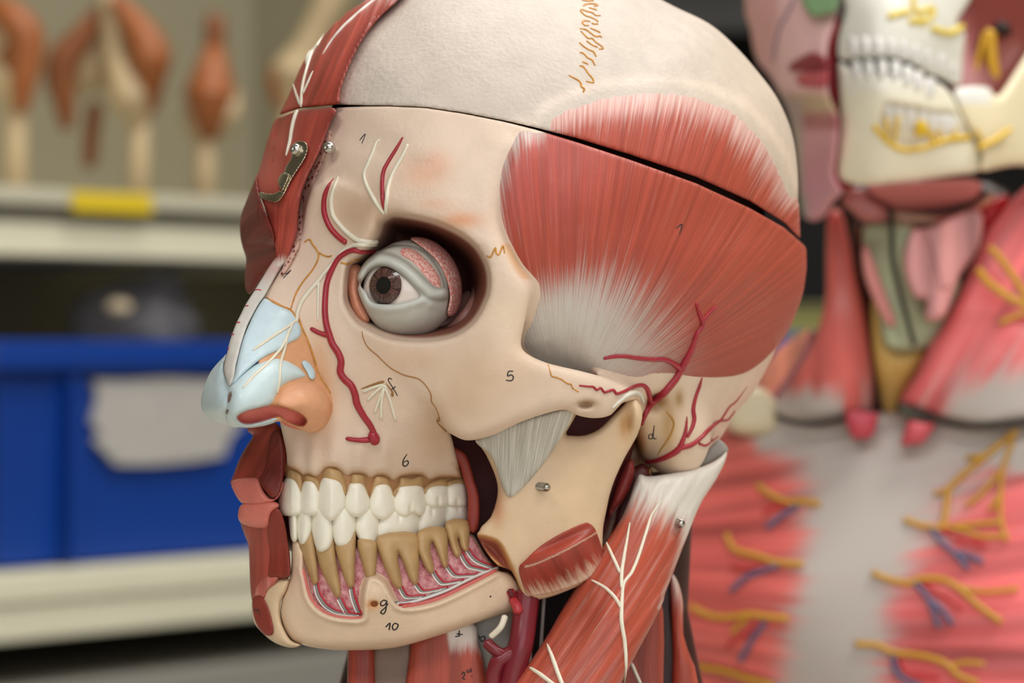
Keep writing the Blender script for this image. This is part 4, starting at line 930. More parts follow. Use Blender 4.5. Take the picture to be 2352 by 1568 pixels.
# angular artery down the cheek
lay('facial_artery', [c1((1500, 60), (1420, 62), (1330, 52), (1265, 75), (1210, 120), (1160, 210), (1122, 310), (1108, 420), (1104, 540), (1115, 640), (1137, 720), (1165, 800), (1210, 870), (1235, 940), (1228, 1020), (1262, 1080), (1315, 1130), (1345, 1200), (1362, 1280), (1410, 1370), (1465, 1450), (1500, 1520)),
   c1((990, 676), (1055, 710), (1135, 735)), c2((770, 135), (850, 146), (930, 142)), c2((935, 95), (958, 130), (962, 165))], {0: [15, 13, 14, 16, 17, 17, 18], 1: [10, 11, 13], 2: [10, 11, 16], 3: [20, 26, 22]}, M_art, skull, label='long wavy red artery from the eye corner down the cheek')
lay('nasal_nerve', [c1((1510, 5), (1420, 8), (1330, 15), (1245, 62), (1190, 132), (1110, 222), (1050, 300), (980, 380), (920, 460), (885, 550), (872, 620)), c1((1055, 300), (1050, 400), (1048, 500), (1046, 612))], {0: [12, 10, 11, 11, 11], 1: [8, 6, 5]}, M_nerve, skull, label='white forked nerve beside the nose')
lay('nasal_nerve', [c1((872, 610), (800, 665), (700, 730), (600, 800), (530, 850)), c1((840, 640), (800, 740), (745, 840), (640, 960), (540, 1050), (450, 1150)), c1((810, 690), (775, 850), (745, 960), (738, 1080), (718, 1190))], 7, M_nerve, skull, label='white branching nerve on the nose cartilage', flat=.7)
# sutures
lay('suture', [c1((940, -15), (980, -35), (1005, 5), (1045, 60), (1052, 110), (1010, 200), (930, 300), (870, 400), (830, 520)), c1((1055, 70), (1090, 90), (1130, 102), (1160, 92)), c1((635, 428), (690, 468), (760, 500), (830, 530), (862, 575), (893, 605), (920, 680), (960, 760), (1000, 860), (1030, 960), (1052, 1050), (1105, 1130), (1148, 1190)), c1((1230, 150), (1290, 160), (1330, 128), (1390, 122))], {0: 4.5, 1: 4, 2: 4.5, 3: 4.5}, M_suture, skull, off=.1, label='orange suture line round the nose bone')
lay('suture', [c1((1400, 700), (1412, 760), (1450, 830), (1520, 890), (1570, 940), (1640, 1000), (1740, 1050), (1840, 1075), (1900, 1120), (1950, 1200), (1955, 1260), (1990, 1310), (2015, 1380), (2000, 1420), (2050, 1470)), c5((8, 520), (30, 590), (15, 610), (50, 650), (75, 670))], 3, plain('thin_suture', (160, 112, 60), .5), skull, off=.05, label='thin brown suture across the cheek')
lay('suture', [c5((752, 225), (765, 270), (775, 300), (810, 310), (845, 325), (880, 350), (905, 355), (915, 380), (955, 405))], 3.5, M_suture, skull, off=.05, label='pale orange suture on the cheek arch')
lay('suture', [c4((1560, 590), (1600, 600), (1625, 555), (1650, 500), (1660, 560), (1690, 570), (1730, 480), (1745, 560))], 4.5, M_suture, skull, off=.05, n=3, label='orange zigzag suture at the outer eye rim')
zz = [[(700, 8), (790, 20), (870, 8)], [(720, 95), (750, 70), (850, 60), (930, 80), (880, 100)], [(800, 120), (870, 140), (920, 155)], [(975, 235), (900, 235), (850, 195), (770, 175), (700, 150), (680, 170), (740, 235), (830, 265), (920, 310), (930, 330)],
  [(820, 325), (730, 315), (705, 345), (740, 385), (800, 385)], [(840, 350), (880, 365), (940, 360)], [(820, 425), (900, 460), (970, 490)], [(665, 430), (760, 450), (830, 505), (900, 550), (960, 545), (995, 565)], [(680, 470), (740, 535), (790, 580), (850, 580), (900, 635), (980, 690), (1010, 730), (950, 740)],
  [(765, 615), (850, 680), (930, 710)], [(660, 640), (720, 700), (800, 750), (870, 780), (905, 850)], [(665, 790), (720, 805), (780, 870), (850, 905), (890, 985)], [(700, 930), (790, 965)], [(660, 990), (710, 1000), (760, 1060), (800, 1120), (855, 1180), (860, 1240), (760, 1222)], [(500, 1130), (560, 1165), (650, 1215), (680, 1260), (690, 1310), (730, 1330), (715, 1385)]]
zz0 = [[(700 + 8 * i, -60 * i - 20), (760, -60 * i - 5), (860, -60 * i - 30), (930, -60 * i - 15), (960, -60 * i - 40)] for i in range(1, 6)]
lay('crown_suture', [g1(*p) for p in zz + zz0], 5.5, M_suture, cap, off=.05, n=4, flat=.6, label='zigzag orange suture across the skullcap')
lay('frontal_nerve', [c3((940, -10), (850, 60), (760, 140), (700, 200), (640, 275), (590, 350))], [7, 8, 4], plain('nerve_white', (230, 222, 212), .45), cap, taper=(1, .3), label='white nerve along the top of the forehead muscle')
lay('frontal_nerve', [c3((600, 215), (560, 290), (520, 350), (490, 450), (465, 560), (455, 685)), c3((565, 290), (525, 325), (500, 360), (490, 410)), c3((530, 455), (500, 530), (468, 600)), c3((400, 535), (425, 610), (450, 670))], {0: [4, 8, 11, 8, 9, 9], 1: [5, 9, 9], 2: [4, 7, 7], 3: [3, 7, 9]}, M_nerve, cap, taper=(.3, .8), flat=.6, label='white forked nerve on the forehead muscle')
lay('frontal_nerve', [c3((430, 712), (410, 780), (395, 850), (385, 910), (358, 1000))], [11, 12, 11, 10, 7], M_nerve, head, flat=.6, label='white nerve running down to the steel latch')
# infraorbital nerve
lay('cheek_nerve', [c1(*p) for p in ([(1560, 1125), (1480, 1150), (1405, 1185)], [(1565, 1135), (1500, 1190), (1440, 1252)], [(1575, 1150), (1535, 1250), (1500, 1352)], [(1575, 1160), (1555, 1280), (1552, 1402)], [(1585, 1150), (1630, 1270), (1668, 1412)], [(1555, 1125), (1600, 1150)])], 7, M_nerve, skull, taper=(1, .6), label='small white fan of nerve branches on the cheek')
lay('cheek_foramen', [c1((1390, 1160), (1480, 1128), (1575, 1100)), c1((1590, 1115), (1640, 1180), (1640, 1220))], [2, 5, 8], plain('foramen_brown', (150, 106, 50), .5), skull, off=-.1, taper=(.5, .5))
# side of the head
lay('temporal_artery', [c5((1375, 620), (1400, 540), (1435, 480), (1510, 415), (1590, 325), (1625, 265), (1650, 220), (1690, 150), (1720, 80), (1745, 10)) + c6((1420, 1490), (1428, 1440)), c6((1425, 1470), (1400, 1400), (1387, 1355)), c6((1428, 1455), (1465, 1410), (1508, 1372)),
   c5((1640, 258), (1600, 225), (1530, 190), (1440, 188), (1350, 180), (1230, 165), (1125, 180)), c5((1432, 480), (1420, 410), (1400, 372), (1370, 360), (1320, 372), (1270, 398), (1210, 418), (1185, 395), (1150, 402), (1125, 408), (1100, 380), (1075, 392), (1050, 372), (1020, 370), (960, 363))],
   {0: [10, 17, 20, 18, 20, 14, 12, 13], 1: [12, 9, 8], 2: [11, 9, 7], 3: [18, 12, 11, 10, 10], 4: [14, 10, 8, 7, 6, 6, 5]}, M_art, head, taper=(1, .8), label='branching red artery over the temple, beside the jaw joint')
lay('ear_artery', [e6((150, 822), (240, 812), (340, 775), (440, 712), (480, 640), (512, 540), (527, 400)), e6((470, 690), (560, 668), (640, 610), (720, 530), (800, 460), (842, 430), (882, 370), (930, 300), (980, 262), (1040, 190), (1100, 110)), e6((842, 436), (910, 428), (950, 382), (982, 338)), e6((640, 652), (700, 672), (760, 630), (830, 580)), e6((530, 590), (570, 510), (592, 420), (582, 330), (602, 220), (642, 110), (668, 30))],
   {0: [11, 11, 13, 16, 12, 9, 6], 1: [13, 11, 10, 7, 6, 5, 3], 2: [6, 5, 5], 3: [7, 5, 4], 4: [7, 10, 11, 10, 9, 7]}, M_art, head, taper=(1, .5), label='branching red artery behind the ear opening')
lay('artery_cut', [e6((150, 822), (165, 824))], 7, plain('cut_artery', (70, 20, 28), .5), head, off=1.1)
lay('joint_disc', [c5((1180, 512), (1218, 472), (1268, 432), (1320, 416), (1362, 424), (1388, 475))], [7, 11, 11, 11, 9], plain('disc_white', (218, 214, 202), .4), head, label='white disc over the jaw joint')
lay('bone_groove', [e6((330, 350), (400, 440), (385, 540), (330, 640), (280, 710), (250, 760)), e6((180, 870), (175, 940))], [4, 6, 5, 3], plain('groove_brown', (176, 130, 60), .5), skull, off=-.35)
# neck nerves on the strap muscle
lay('neck_nerve', [c7((1880, 0), (1822, 80), (1790, 180), (1742, 330), (1700, 430), (1652, 500), (1640, 620), (1640, 730), (1658, 850), (1665, 970), (1655, 1092)), c7((1690, 130), (1670, 250), (1650, 360), (1640, 450), (1640, 520)), c7((1550, 250), (1590, 340), (1630, 430)), c7((1460, 475), (1540, 520), (1600, 580), (1635, 640))], {0: [4, 7, 8, 8, 10, 9, 8], 1: [4, 9, 9], 2: [5, 8, 8], 3: [5, 8, 9]}, M_nerve, scm, flat=.7, label='white forked nerve down the strap muscle')
lay('neck_nerve', [c7((1192, 855), (1222, 930), (1250, 1010), (1285, 1100)), c7((1085, 998), (1150, 1040), (1235, 1105))], [6, 10, 10], M_nerve, scm, flat=.7, taper=(.3, 1), label='white nerve fork at the lower edge of the picture')
lay('neck_nerve', [c7((1700, 975), (1728, 1040), (1755, 1100))], 8, M_nerve, scm, flat=.7)
lay('nose_vein_mark', [c1((540, 372), (565, 366), (592, 370)), c1((462, 497), (492, 494)), c1((392, 627), (425, 629)), c1((352, 724), (376, 724)), c1((328, 850), (336, 830))], 3, M_red, head, off=.1)
# pencilled marks
def ink(paths, w, host, parent=None):
    lay('marking', paths, w, M_ink, parent or host, off=.1, flat=.5, taper=(.8, .8), n=4)
ink([e5((638, 182), (695, 120), (660, 215))], 2.6, skull)                     # 1 on the forehead
ink([c6((1272, 920), (1306, 898), (1292, 955))], 2.6, head)                   # 1 on the temple
ink([c1((797, 240), (832, 210), (770, 275)), c1((785, 240), (815, 236))], 2.2, skull)           # 7 on the nose bone
ink([c1((1640, 1085), (1622, 1074), (1610, 1090), (1640, 1140), (1665, 1180), (1683, 1215)), c1((1633, 1168), (1668, 1140))], 2.6, skull)   # f
ink([c5((518, 268), (488, 270), (482, 300), (505, 292), (520, 308), (508, 330), (470, 328))], 3.2, skull)      # 5
ink([c2((1175, 240), (1152, 275), (1148, 310), (1165, 320), (1184, 300), (1175, 282), (1152, 295))], 3.2, skull)    # 6
ink([g3((416, 48), (380, 36), (350, 62), (354, 92), (382, 92), (408, 66), (418, 46)), g3((418, 46), (410, 100), (402, 150), (380, 182), (350, 172), (362, 148), (396, 118), (428, 76))], 3.4, jaw)   # g
ink([c2((1035, 1392), (1062, 1365), (1056, 1412)), c2((1095, 1365), (1078, 1385), (1085, 1410), (1106, 1402), (1116, 1378), (1095, 1365))], 3.4, jaw)    # 10
ink([g3((1170, 400), (1235, 408)), g3((1155, 432), (1210, 420)), g3((1200, 365), (1195, 425))], 3, head)
ink([g3((1405, 412), (1440, 480), (1475, 462), (1470, 428), (1430, 440))], 3.4, head)     # b
ink([g3((1225, 842), (1245, 812), (1258, 838), (1238, 880), (1262, 892)), g3((1280, 790), (1290, 825)), g3((1302, 785), (1310, 818)), g3((1322, 770), (1330, 815)), g3((1331, 852), (1334, 860))], 3, head)    # 2 with strokes
ink([e6((192, 560), (170, 570), (165, 600), (185, 608), (205, 590), (192, 560)), e6((218, 480), (208, 560), (212, 605), (240, 602))], 3, skull)      # d
ink([g2((125, 1280), (140, 1275), (150, 1300)), g2((145, 1285), (160, 1275), (165, 1320))], 2.2, head)     # 11 on the chin
ink([c2((1728, 1192), (1735, 1185))], 4, jaw)
# ---- latch and screws
def ngon(px, py, d, r, n=24): return np.array([P(px + r * math.cos(2 * math.pi * k / n), py + r * math.sin(2 * math.pi * k / n), d) for k in range(n)])
def dome(c, ax, r, hgt, n=20):
    ax = np.array(ax, float); ax /= np.linalg.norm(ax); a = np.cross(ax, [0, 0, 1.]); a /= np.linalg.norm(a); b = np.cross(ax, a); V, F = [], []
    pr = [(r, -hgt * .5), (r, 0), (r * .95, hgt * .3), (r * .8, hgt * .6), (r * .5, hgt * .87), (r * .2, hgt), (r * .16, hgt * .8)]
    for q, z in pr:
        for k in range(n): w = 2 * math.pi * k / n; V.append(np.array(c) + ax * z + q * (math.cos(w) * a + math.sin(w) * b))
    for i in range(len(pr) - 1):
        for k in range(n): F.append((i * n + k, i * n + (k + 1) % n, (i + 1) * n + (k + 1) % n, (i + 1) * n + k))
    F.append(tuple(range((len(pr) - 1) * n, len(pr) * n))); return np.array(V), F
LT = np.array(e7((432, 230), (425, 170), (450, 115), (500, 90), (548, 98), (575, 140), (568, 200), (535, 275), (440, 420), (385, 530), (360, 575), (338, 560), (345, 500), (318, 520), (322, 440), (358, 380), (380, 320)), float)
latch_d = lambda px, py: FL_D(px, py) + 2.2
V, F = slab(LT, lambda px, py: FL_D(px, py) + 2.6, 1.4, h=.28, k=.3)
latch = build('latch', V, F, M_nickel, head, label='bright steel hook latch on the forehead')
V, F = slab(np.array(e7((130, 572), (150, 550), (200, 562), (270, 565), (325, 540), (365, 560), (345, 600), (315, 635), (270, 642), (200, 625), (145, 600)), float), lambda px, py: FL_D(px, py) + 3.4, 1.4, h=.28, k=.35)
build('latch_hook', V, F, M_nickel, latch)
V, F = slab(np.array(e7((322, 500), (305, 470), (318, 410), (355, 378), (400, 385), (405, 420), (370, 500), (348, 545)), float), lambda px, py: FL_D(px, py) + 3.8, 1.5, h=.28, k=.45)
build('latch_tab', V, F, M_nickel, latch)
c = P(679, 343, float(FL_D(np.array([679.]), np.array([343.]))[0]) + 4.2)
V, F = dome(c, (-.45, .85, .15), 1.7, 1.3); build('screw', V, F, M_steel, latch, label='round screw head holding the latch')
d2 = float(star_front(np.array([765.]), np.array([340.]))[0])
a = joinm([dome(P(755, 339, d2 + 4.5), (-.5, .82, .05), 1.8, 1.5), tube([P(768, 342, d2 - 2), P(757, 339.5, d2 + 4.4)], .95, 12)])
build('screw', *a, M_steel, head, label='round screw standing out of the forehead bone')
def pin(a, b, r):
    a, b = np.array(a), np.array(b); n = 49; t = np.linspace(0, 1, n)
    pts = a + (b - a) * t[:, None]; rr = r * (1 + .12 * np.sin(t * 2 * math.pi * 8))
    return tube(pts, rr, 14)
h0 = SK.hit(1236, 1117)[0]
V, F = pin(h0 - np.array([0, 1, 0]), P(1256, 1119, h0[1] + 4.5), 1.15); build('threaded_pin', V, F, M_steel, ram, label='small threaded steel pin in the jaw')
h0 = SK.hit(1557, 1198)[0]
V, F = pin(h0 - np.array([0, 1, 0]), P(1564, 1203, h0[1] + 3.5), 1.2); build('threaded_pin', V, F, M_steel, scm, label='small steel pin in the neck muscle')
# ================================================================= MUSCLE TORSO STANDING BEHIND, ON THE RIGHT
torso = thing('muscle_torso_model', 'blurred anatomical torso model with open jaw, neck and chest muscles, standing behind the head', 'anatomical model', 130, -350, -175)
M_tm = fibrous('torso_muscle', white=(184, 175, 169), contrast=1.5, streak=.5, soft=.5, bump=.15, rough=.35)
M_tp = painted('torso_paint', rough=.3, noise=.03, nscale=60, bump=0)
def relief(name, poly, pts, th, col, parent=torso, h=1.1, k=3, bulge=0, bw=6, fib=None, wht=None, label=None, smooth=3, colf=None, cut=None):
    df = const(pts) if np.isscalar(pts) else TPS(pts, .02)
    V, F = slab(np.array(poly, float), df, th, h=h, k=k, bulge=bulge, bw=bw, smooth=smooth, cut=cut)
    px, py, s = pix(*V.T)
    c = np.tile(np.array(col, float), (len(V), 1))
    if colf: c = colf(c, px, py)
    c = np.minimum(c, 255)
    if fib is None: return build(name, V, F, M_tp, parent, col=c, label=label)
    return build(name, V, F, M_tm, parent, col=c, att={'fib': fib(px, py), 'wht': wht(px, py) if wht else np.zeros(len(px))}, label=label)
def ti(c, m, rgb): return c * (1 - m[:, None]) + np.array(rgb, float) * m[:, None]
# ---- far half of the face
FA_D = [(1715, 0, -352), (1800, 0, -318), (1920, 0, -296), (1760, 200, -346), (1820, 200, -310), (1900, 200, -285), (1800, 300, -345), (1900, 320, -282), (1830, 460, -345), (1920, 450, -288), (1870, 500, -330)]
face = relief('face_half', g6((95, -220), (92, 0), (98, 110), (132, 210), (150, 330), (190, 440), (260, 520), (330, 640), (400, 800), (440, 1000), (460, 1200), (470, 1350), (490, 1480), (560, 1530), (640, 1500), (700, 1400), (765, 1330), (730, 1260), (712, 1190), (730, 1050), (745, 880), (738, 790), (695, 700), (668, 600), (672, 480), (665, 370), (690, 250), (735, 120), (745, -220)), FA_D, 40, (244, 198, 196), h=1.2, k=5,
  colf=lambda c, px, py: ti(ti(ti(ti(ti(c, .8 * sstep(1800, 1770, px) * sstep(240, 100, py), (226, 164, 162)), sstep(205, 225, py), (206, 176, 144)), sstep(245, 275, py), (186, 112, 114)), sstep(285, 310, py), (230, 164, 174)), sstep(1852, 1838, px) * sstep(215, 240, py) + sstep(440, 462, py) * sstep(1860, 1850, px), (196, 172, 160)), label='pink skinned far half of the torso face')
relief('lip', g6((392, 455), (420, 430), (520, 370), (580, 362), (650, 395), (672, 470), (560, 492), (440, 500), (398, 490)), [(1810, 150, -310), (1900, 150, -280), (1850, 130, -296)], 14, (150, 58, 64), face, k=3, label='dark red upper lip')
relief('lip', g6((440, 530), (500, 495), (600, 485), (668, 480), (668, 560), (640, 600), (560, 605), (470, 590)), [(1825, 180, -306), (1900, 180, -279), (1860, 200, -292)], 14, (204, 92, 100), face, k=3, label='pink lower lip')
relief('cheek_patch', g6((480, -80), (500, 40), (530, 90), (575, 120), (650, 100), (725, 75), (738, -80)), [(1840, 0, -300), (1920, 0, -286), (1870, 40, -292)], 10, (134, 168, 124), face, k=2, label='green patch on the cheek')
def tt(name, paths, r, mat, parent, dfun, label=None):
    M = []
    for i, p in enumerate(paths):
        q = spline(p, 4); dd = dfun(q[:, 0], q[:, 1])
        M.append(tube(np.array([P(a, b, c) for (a, b), c in zip(q, dd)]), (r[i] if isinstance(r, (list, tuple)) else r) * .5, 7))
    return build(name, *joinm(M), mat, parent, label=label)
fad = TPS(FA_D, .02)
tt('face_vein', [g6((440, -20), (390, 90), (340, 180), (310, 300), (290, 420))], 1.6, plain('dull_vein', (140, 122, 140), .4), face, lambda a, b: fad(a, b) + .5)
# ---- red cut rim between the halves
relief('cut_rim', g6((725, 110), (755, 130), (770, 170), (730, 280), (722, 420), (740, 560), (752, 700), (760, 790), (735, 790), (690, 710), (660, 600), (664, 370), (690, 240)), -292, 30, (140, 8, 22), h=1.2, k=1.5, label='dark red cut rim of the lips')
relief('cut_rim', g6((735, 1050), (752, 1150), (760, 1260), (850, 1290), (850, 1310), (770, 1310), (700, 1240), (706, 1180)) , -292, 20, (150, 14, 24), h=1.2, k=1.5)
# ---- skull half: upper jaw, lower jaw
UJ_D = [(1930, 20, -283), (1930, 130, -282), (2010, 130, -268), (2010, 20, -272), (2100, 150, -276), (2190, 180, -300), (2200, 60, -296), (2180, 0, -296), (2220, 60, -308)]
upj = relief('upper_jaw', e4((215, -240), (205, 60), (165, 220), (148, 300), (150, 440), (250, 450), (400, 440), (560, 440), (700, 480), (800, 540), (930, 590), (1060, 640), (1085, 420), (1100, 250), (1035, 180), (1100, 60), (1150, -40), (1160, -240)), UJ_D, 30, (228, 227, 216), h=1.2, k=3, label='ivory upper jaw of the torso')
UD = TPS(UJ_D, .02)
M_tt = plain('torso_tooth', (228, 226, 222), .25)
ups = [(255, 270, 85), (345, 270, 100), (445, 275, 100), (545, 285, 90), (640, 300, 90), (735, 330, 90), (830, 370, 90), (940, 400, 110), (1020, 470, 70)]
for x, y, w in ups:
    bot = 428 + max(0, x - 560) * .36
    V, F = slab(np.array(e4((x - w * .46, y + 40), (x - w * .25, y), (x + w * .25, y), (x + w * .46, y + 40), (x + w * .48, bot - 25), (x + w * .3, bot), (x - w * .3, bot - 4), (x - w * .48, bot - 28)), float), lambda a, b: UD(a, b) + 1.6, 8, h=.9, k=2.5, bulge=2.5, bw=3)
    build('tooth', V, F, M_tt, upj)
LJ_D = [(1930, 200, -280), (1925, 400, -288), (2010, 200, -264), (2010, 400, -272), (2100, 300, -266), (2200, 300, -282), (2230, 380, -290), (2120, 400, -278), (2240, 240, -296), (2352, 340, -318)]
LD = TPS(LJ_D, .02)
WIN2 = SD(e4((478, 800), (500, 755), (640, 770), (760, 790), (860, 815), (1030, 830), (1080, 920), (1135, 1020), (1120, 1060), (960, 1075), (850, 1105), (700, 1140), (590, 1120), (500, 1050), (440, 960)), 2)
V, F = slab(np.array(e4((150, 470), (160, 650), (170, 900), (150, 1150), (150, 1325), (225, 1372), (400, 1384), (700, 1354), (1000, 1314), (1192, 1287), (1218, 1200), (1200, 1090), (1140, 1000), (1050, 820), (1000, 720), (930, 640), (800, 590), (600, 560), (400, 540), (250, 520), (200, 480)), float), lambda a, b: LD(a, b) - 4 * sstep(2, -14, WIN2(a, b)), 24, h=1.0, k=4)
px, py, s = pix(*V.T)
c = np.tile(np.array((236, 230, 206), float), (len(V), 1)); c = ti(c, .8 * sstep(240, 180, py), (228, 225, 214)); c = ti(c, .7 * sstep(2, -6, WIN2(px, py)), (214, 206, 190))
loj = build('lower_jaw', V, F, M_tp, torso, col=c, label='ivory lower jaw of the torso with a window over the roots')
for x, y in ((285, 450), (380, 440), (480, 440), (580, 450), (670, 490), (750, 530), (840, 580)):
    w = 88; V, F = slab(np.array(e4((x - w * .46, y + 25), (x - w * .3, y), (x + w * .3, y + 4), (x + w * .48, y + 35), (x + w * .45, y + 110), (x + w * .1, y + 160), (x - w * .3, y + 150), (x - w * .47, y + 90)), float), lambda a, b: LD(a, b) + 1.4, 8, h=.9, k=2.5, bulge=2, bw=3)
    build('tooth', V, F, M_tt, loj)
for x, y in ((530, 780), (610, 790), (700, 800), (790, 815), (870, 840), (940, 850), (1000, 860)):
    V, F = slab(np.array(e4((x - 36, y), (x + 30, y + 5), (x + 32, y + 60), (x + 24, y + 150), (x + 6, y + 180), (x - 16, y + 150), (x - 34, y + 60)), float), lambda a, b: LD(a, b) - 2.2, 6, h=.9, k=2)
    build('tooth_root', V, F, M_tt, loj)
M_yel = plain('torso_nerve_yellow', (226, 186, 30), .4)
ld = lambda a, b: LD(a, b) + .2
tt('jaw_nerve', [e4((415, 945), (500, 1045), (600, 1112), (700, 1122), (850, 1092), (960, 1050), (1135, 1028)), e4((510, 890), (515, 1020)), e4((600, 870), (570, 1060)), e4((765, 920), (760, 1010)), e4((785, 920), (820, 990), (870, 1060)), e4((900, 970), (910, 1060)), e4((1020, 970), (1030, 1040))], [2.2, 1.6, 1.6, 4.2, 2.2, 1.3, 1.3], M_yel, loj, ld, 'yellow nerve in the jaw window')
ud = lambda a, b: UD(a, b) + .6
tt('cheek_nerve', [e4((710, -60), (715, 60), (760, 90), (850, 60), (860, 110), (770, 180)), e4((530, 125), (600, 100), (680, 90)), e4((690, 160), (780, 150)), e4((850, 210), (920, 235), (1000, 245), (1080, 200))], [2.2, 2.6, 2.6, 2.6], plain('torso_nerve_pale', (232, 206, 80), .4), upj, ud, 'yellow nerve branches on the upper jaw')
# rear branch of the jaw with its molar block, and the hollow above it
rear = relief('jaw_ramus', e4((1010, 690), (1060, 655), (1180, 645), (1280, 660), (1320, 720), (1360, 710), (1430, 610), (1545, 430), (1700, 200), (1900, 100), (1900, 1250), (1545, 1240), (1400, 1250), (1215, 1285), (1222, 1200), (1205, 1090), (1140, 990), (1060, 830)), [(2200, 220, -288), (2280, 300, -292), (2352, 200, -310), (2260, 390, -292), (2450, 250, -330)], 20, (228, 215, 180), h=1.2, k=4, colf=lambda c, px, py: ti(c, sstep(245, 232, py) * sstep(2285, 2270, px), (226, 224, 216)), label='tan rear branch of the torso jaw')
tt('jaw_nerve', [e4((1205, 1105), (1330, 1050), (1440, 970)), e4((1190, 970), (1230, 1060))], [2.4, 1.4], M_yel, rear, lambda a, b: np.interp(a, [2200, 2352], [-283, -300]) + 1)
hol = relief('cheek_hollow', e4((1000, 120), (1150, -240), (1900, -240), (1900, 300), (1400, 760), (1000, 720)), [(2200, 100, -330), (2352, 100, -345), (2250, 200, -326), (2450, 0, -350)], 20, (120, 54, 48), h=1.6, k=3, colf=lambda c, px, py: ti(c, .8 * sstep(2270, 2200, px + (py - 120) * .3 * -1), (196, 138, 142)), label='dark red hollow behind the cheek')
hd = lambda a, b: np.interp(a, [2200, 2352], [-327, -345]) + 2
tt('deep_nerve', [e4((1275, 240), (1290, 420), (1310, 580), (1325, 700)), e4((1240, 270), (1200, 420), (1175, 560)), e4((1300, 460), (1400, 590))], [6, 2.2, 2.5], plain('torso_nerve_gold', (206, 158, 34), .4), hol, hd, 'gold nerve trunk in the hollow')
tt('dark_hole', [e4((1370, 195), (1368, 245))], 9, plain('hole_dark', (36, 20, 16), .6), hol, lambda a, b: hd(a, b) - 6)
# ---- neck
nf = lambda px, py: np.stack([px * .06, py * .004, 0 * px], 1)
relief('throat_core', g7((480, 60), (700, -60), (1500, -60), (1714, 300), (1714, 1500), (700, 1500), (640, 900), (560, 500)), -420, 60, (44, 26, 18), h=2.4, k=6)
relief('chin_muscle', g7((540, 60), (600, -20), (660, -20), (815, 90), (838, 120), (838, 190), (690, 195), (600, 120)), -314, 24, (178, 108, 102), h=1.4, k=4)
relief('chin_muscle', g7((690, -30), (820, 80), (860, 110), (1000, 120), (1200, 110), (1400, 40), (1440, -60), (1300, -90), (900, -60)), [(2000, 450, -310), (2200, 450, -312), (2100, 480, -320)], 30, (196, 116, 114), h=1.4, k=4, label='brown-pink muscle under the torso jaw')
relief('hyoid', g7((870, 120), (1000, 130), (1200, 150), (1380, 90), (1500, 0), (1530, 30), (1400, 140), (1220, 200), (1000, 220), (880, 200)), -322, 14, (190, 146, 118), h=1.2, k=3, colf=lambda c, px, py: ti(c, .6 * sstep(2130, 2170, px) * sstep(2270, 2250, px), (190, 84, 70)))
relief('larynx', g7((690, 210), (850, 200), (1000, 220), (1100, 400), (1300, 560), (1220, 800), (1110, 1000), (840, 1010), (780, 800), (700, 560), (680, 380)), [(2000, 560, -322), (2080, 560, -310), (2160, 640, -322), (2040, 780, -318), (2140, 760, -326)], 50, (172, 182, 150), h=1.4, k=6, label='grey-green larynx of the torso')
relief('throat_muscle', g7((985, 250), (1100, 232), (1420, 110), (1425, 350), (1285, 560), (1210, 790), (1080, 832), (1085, 690), (1010, 684), (940, 480)), [(2080, 540, -304), (2240, 500, -312), (2200, 640, -311), (2120, 700, -307)], 16, (222, 156, 156), h=1.2, k=4, fib=nf, wht=lambda a, b: 0 * a + .1, label='pink muscle over the larynx')
tt('muscle_seam', [g7((1085, 260), (1130, 400), (1170, 560), (1185, 630), (1240, 600)), g7((1015, 682), (1085, 690))], .8, plain('seam_brown', (140, 74, 76), .5), torso, lambda a, b: 0 * a - 303)
relief('throat_muscle', g7((690, 330), (740, 420), (790, 560), (840, 700), (890, 850), (840, 860), (760, 730), (690, 560), (670, 420)), -312, 12, (206, 134, 130), h=1.2, k=3)
tt('midline_cut', [g7((845, 120), (862, 260), (868, 430), (895, 560), (930, 700), (970, 850), (1005, 985))], 2.4, plain('cut_black', (34, 26, 22), .6), torso, lambda a, b: np.interp(b, [480, 620, 800], [-303, -308, -314]))
relief('deep_throat', g7((660, 200), (700, 560), (760, 740), (800, 1000), (830, 1300), (900, 1400), (830, 1480), (730, 1480), (700, 1100), (660, 640), (630, 300)), -356, 20, (96, 40, 22), h=1.6, k=5)
relief('thymus', g7((735, 690), (775, 740), (810, 880), (855, 995), (960, 1018), (1085, 1015), (1010, 1180), (930, 1320), (890, 1440), (820, 1440), (775, 1250), (740, 1000)), [(2010, 700, -340), (2040, 820, -328), (2100, 820, -330), (2040, 940, -342)], 30, (200, 164, 90), h=1.4, k=5, label='ochre gland above the breastbone')
relief('neck_artery', g7((1425, 120), (1480, 60), (1620, 20), (1560, 180), (1430, 330)), -345, 14, (196, 20, 26), h=1.4, k=4)
scl = lambda px, py: np.stack([(px - 1900) / (1 + np.maximum(py - 480, 0) / 260) * .09, py * .004, 0 * px], 1)
relief('neck_muscle', g7((452, 170), (500, 110), (550, 160), (620, 480), (680, 740), (730, 1050), (745, 1250), (728, 1405), (640, 1440), (480, 1455), (300, 1470), (118, 1425), (125, 1350), (230, 1190), (340, 1000), (432, 720), (440, 420)), [(1910, 520, -352), (1950, 650, -348), (1980, 800, -338), (1990, 930, -332), (1900, 900, -326), (1800, 930, -345), (1880, 740, -346)], 22, (204, 98, 90), h=1.3, k=5, fib=scl, wht=lambda px, py: 1.15 * sstep(850, 955, py) * sstep(1945, 1930, px) + .6 * np.exp(-((px - 1985) / 22) ** 2) * sstep(800, 930, py) - .05, label='red strap muscle, left one on the torso neck')
relief('shoulder_muscle', g7((-60, 1260), (0, 1190), (120, 1020), (250, 930), (345, 890), (320, 1050), (200, 1200), (100, 1330), (60, 1400), (-60, 1380)), [(1740, 900, -400), (1860, 770, -372), (1780, 900, -378)], 24, (222, 134, 112), h=1.4, k=5, fib=nf, label='salmon shoulder muscle beside the head model')
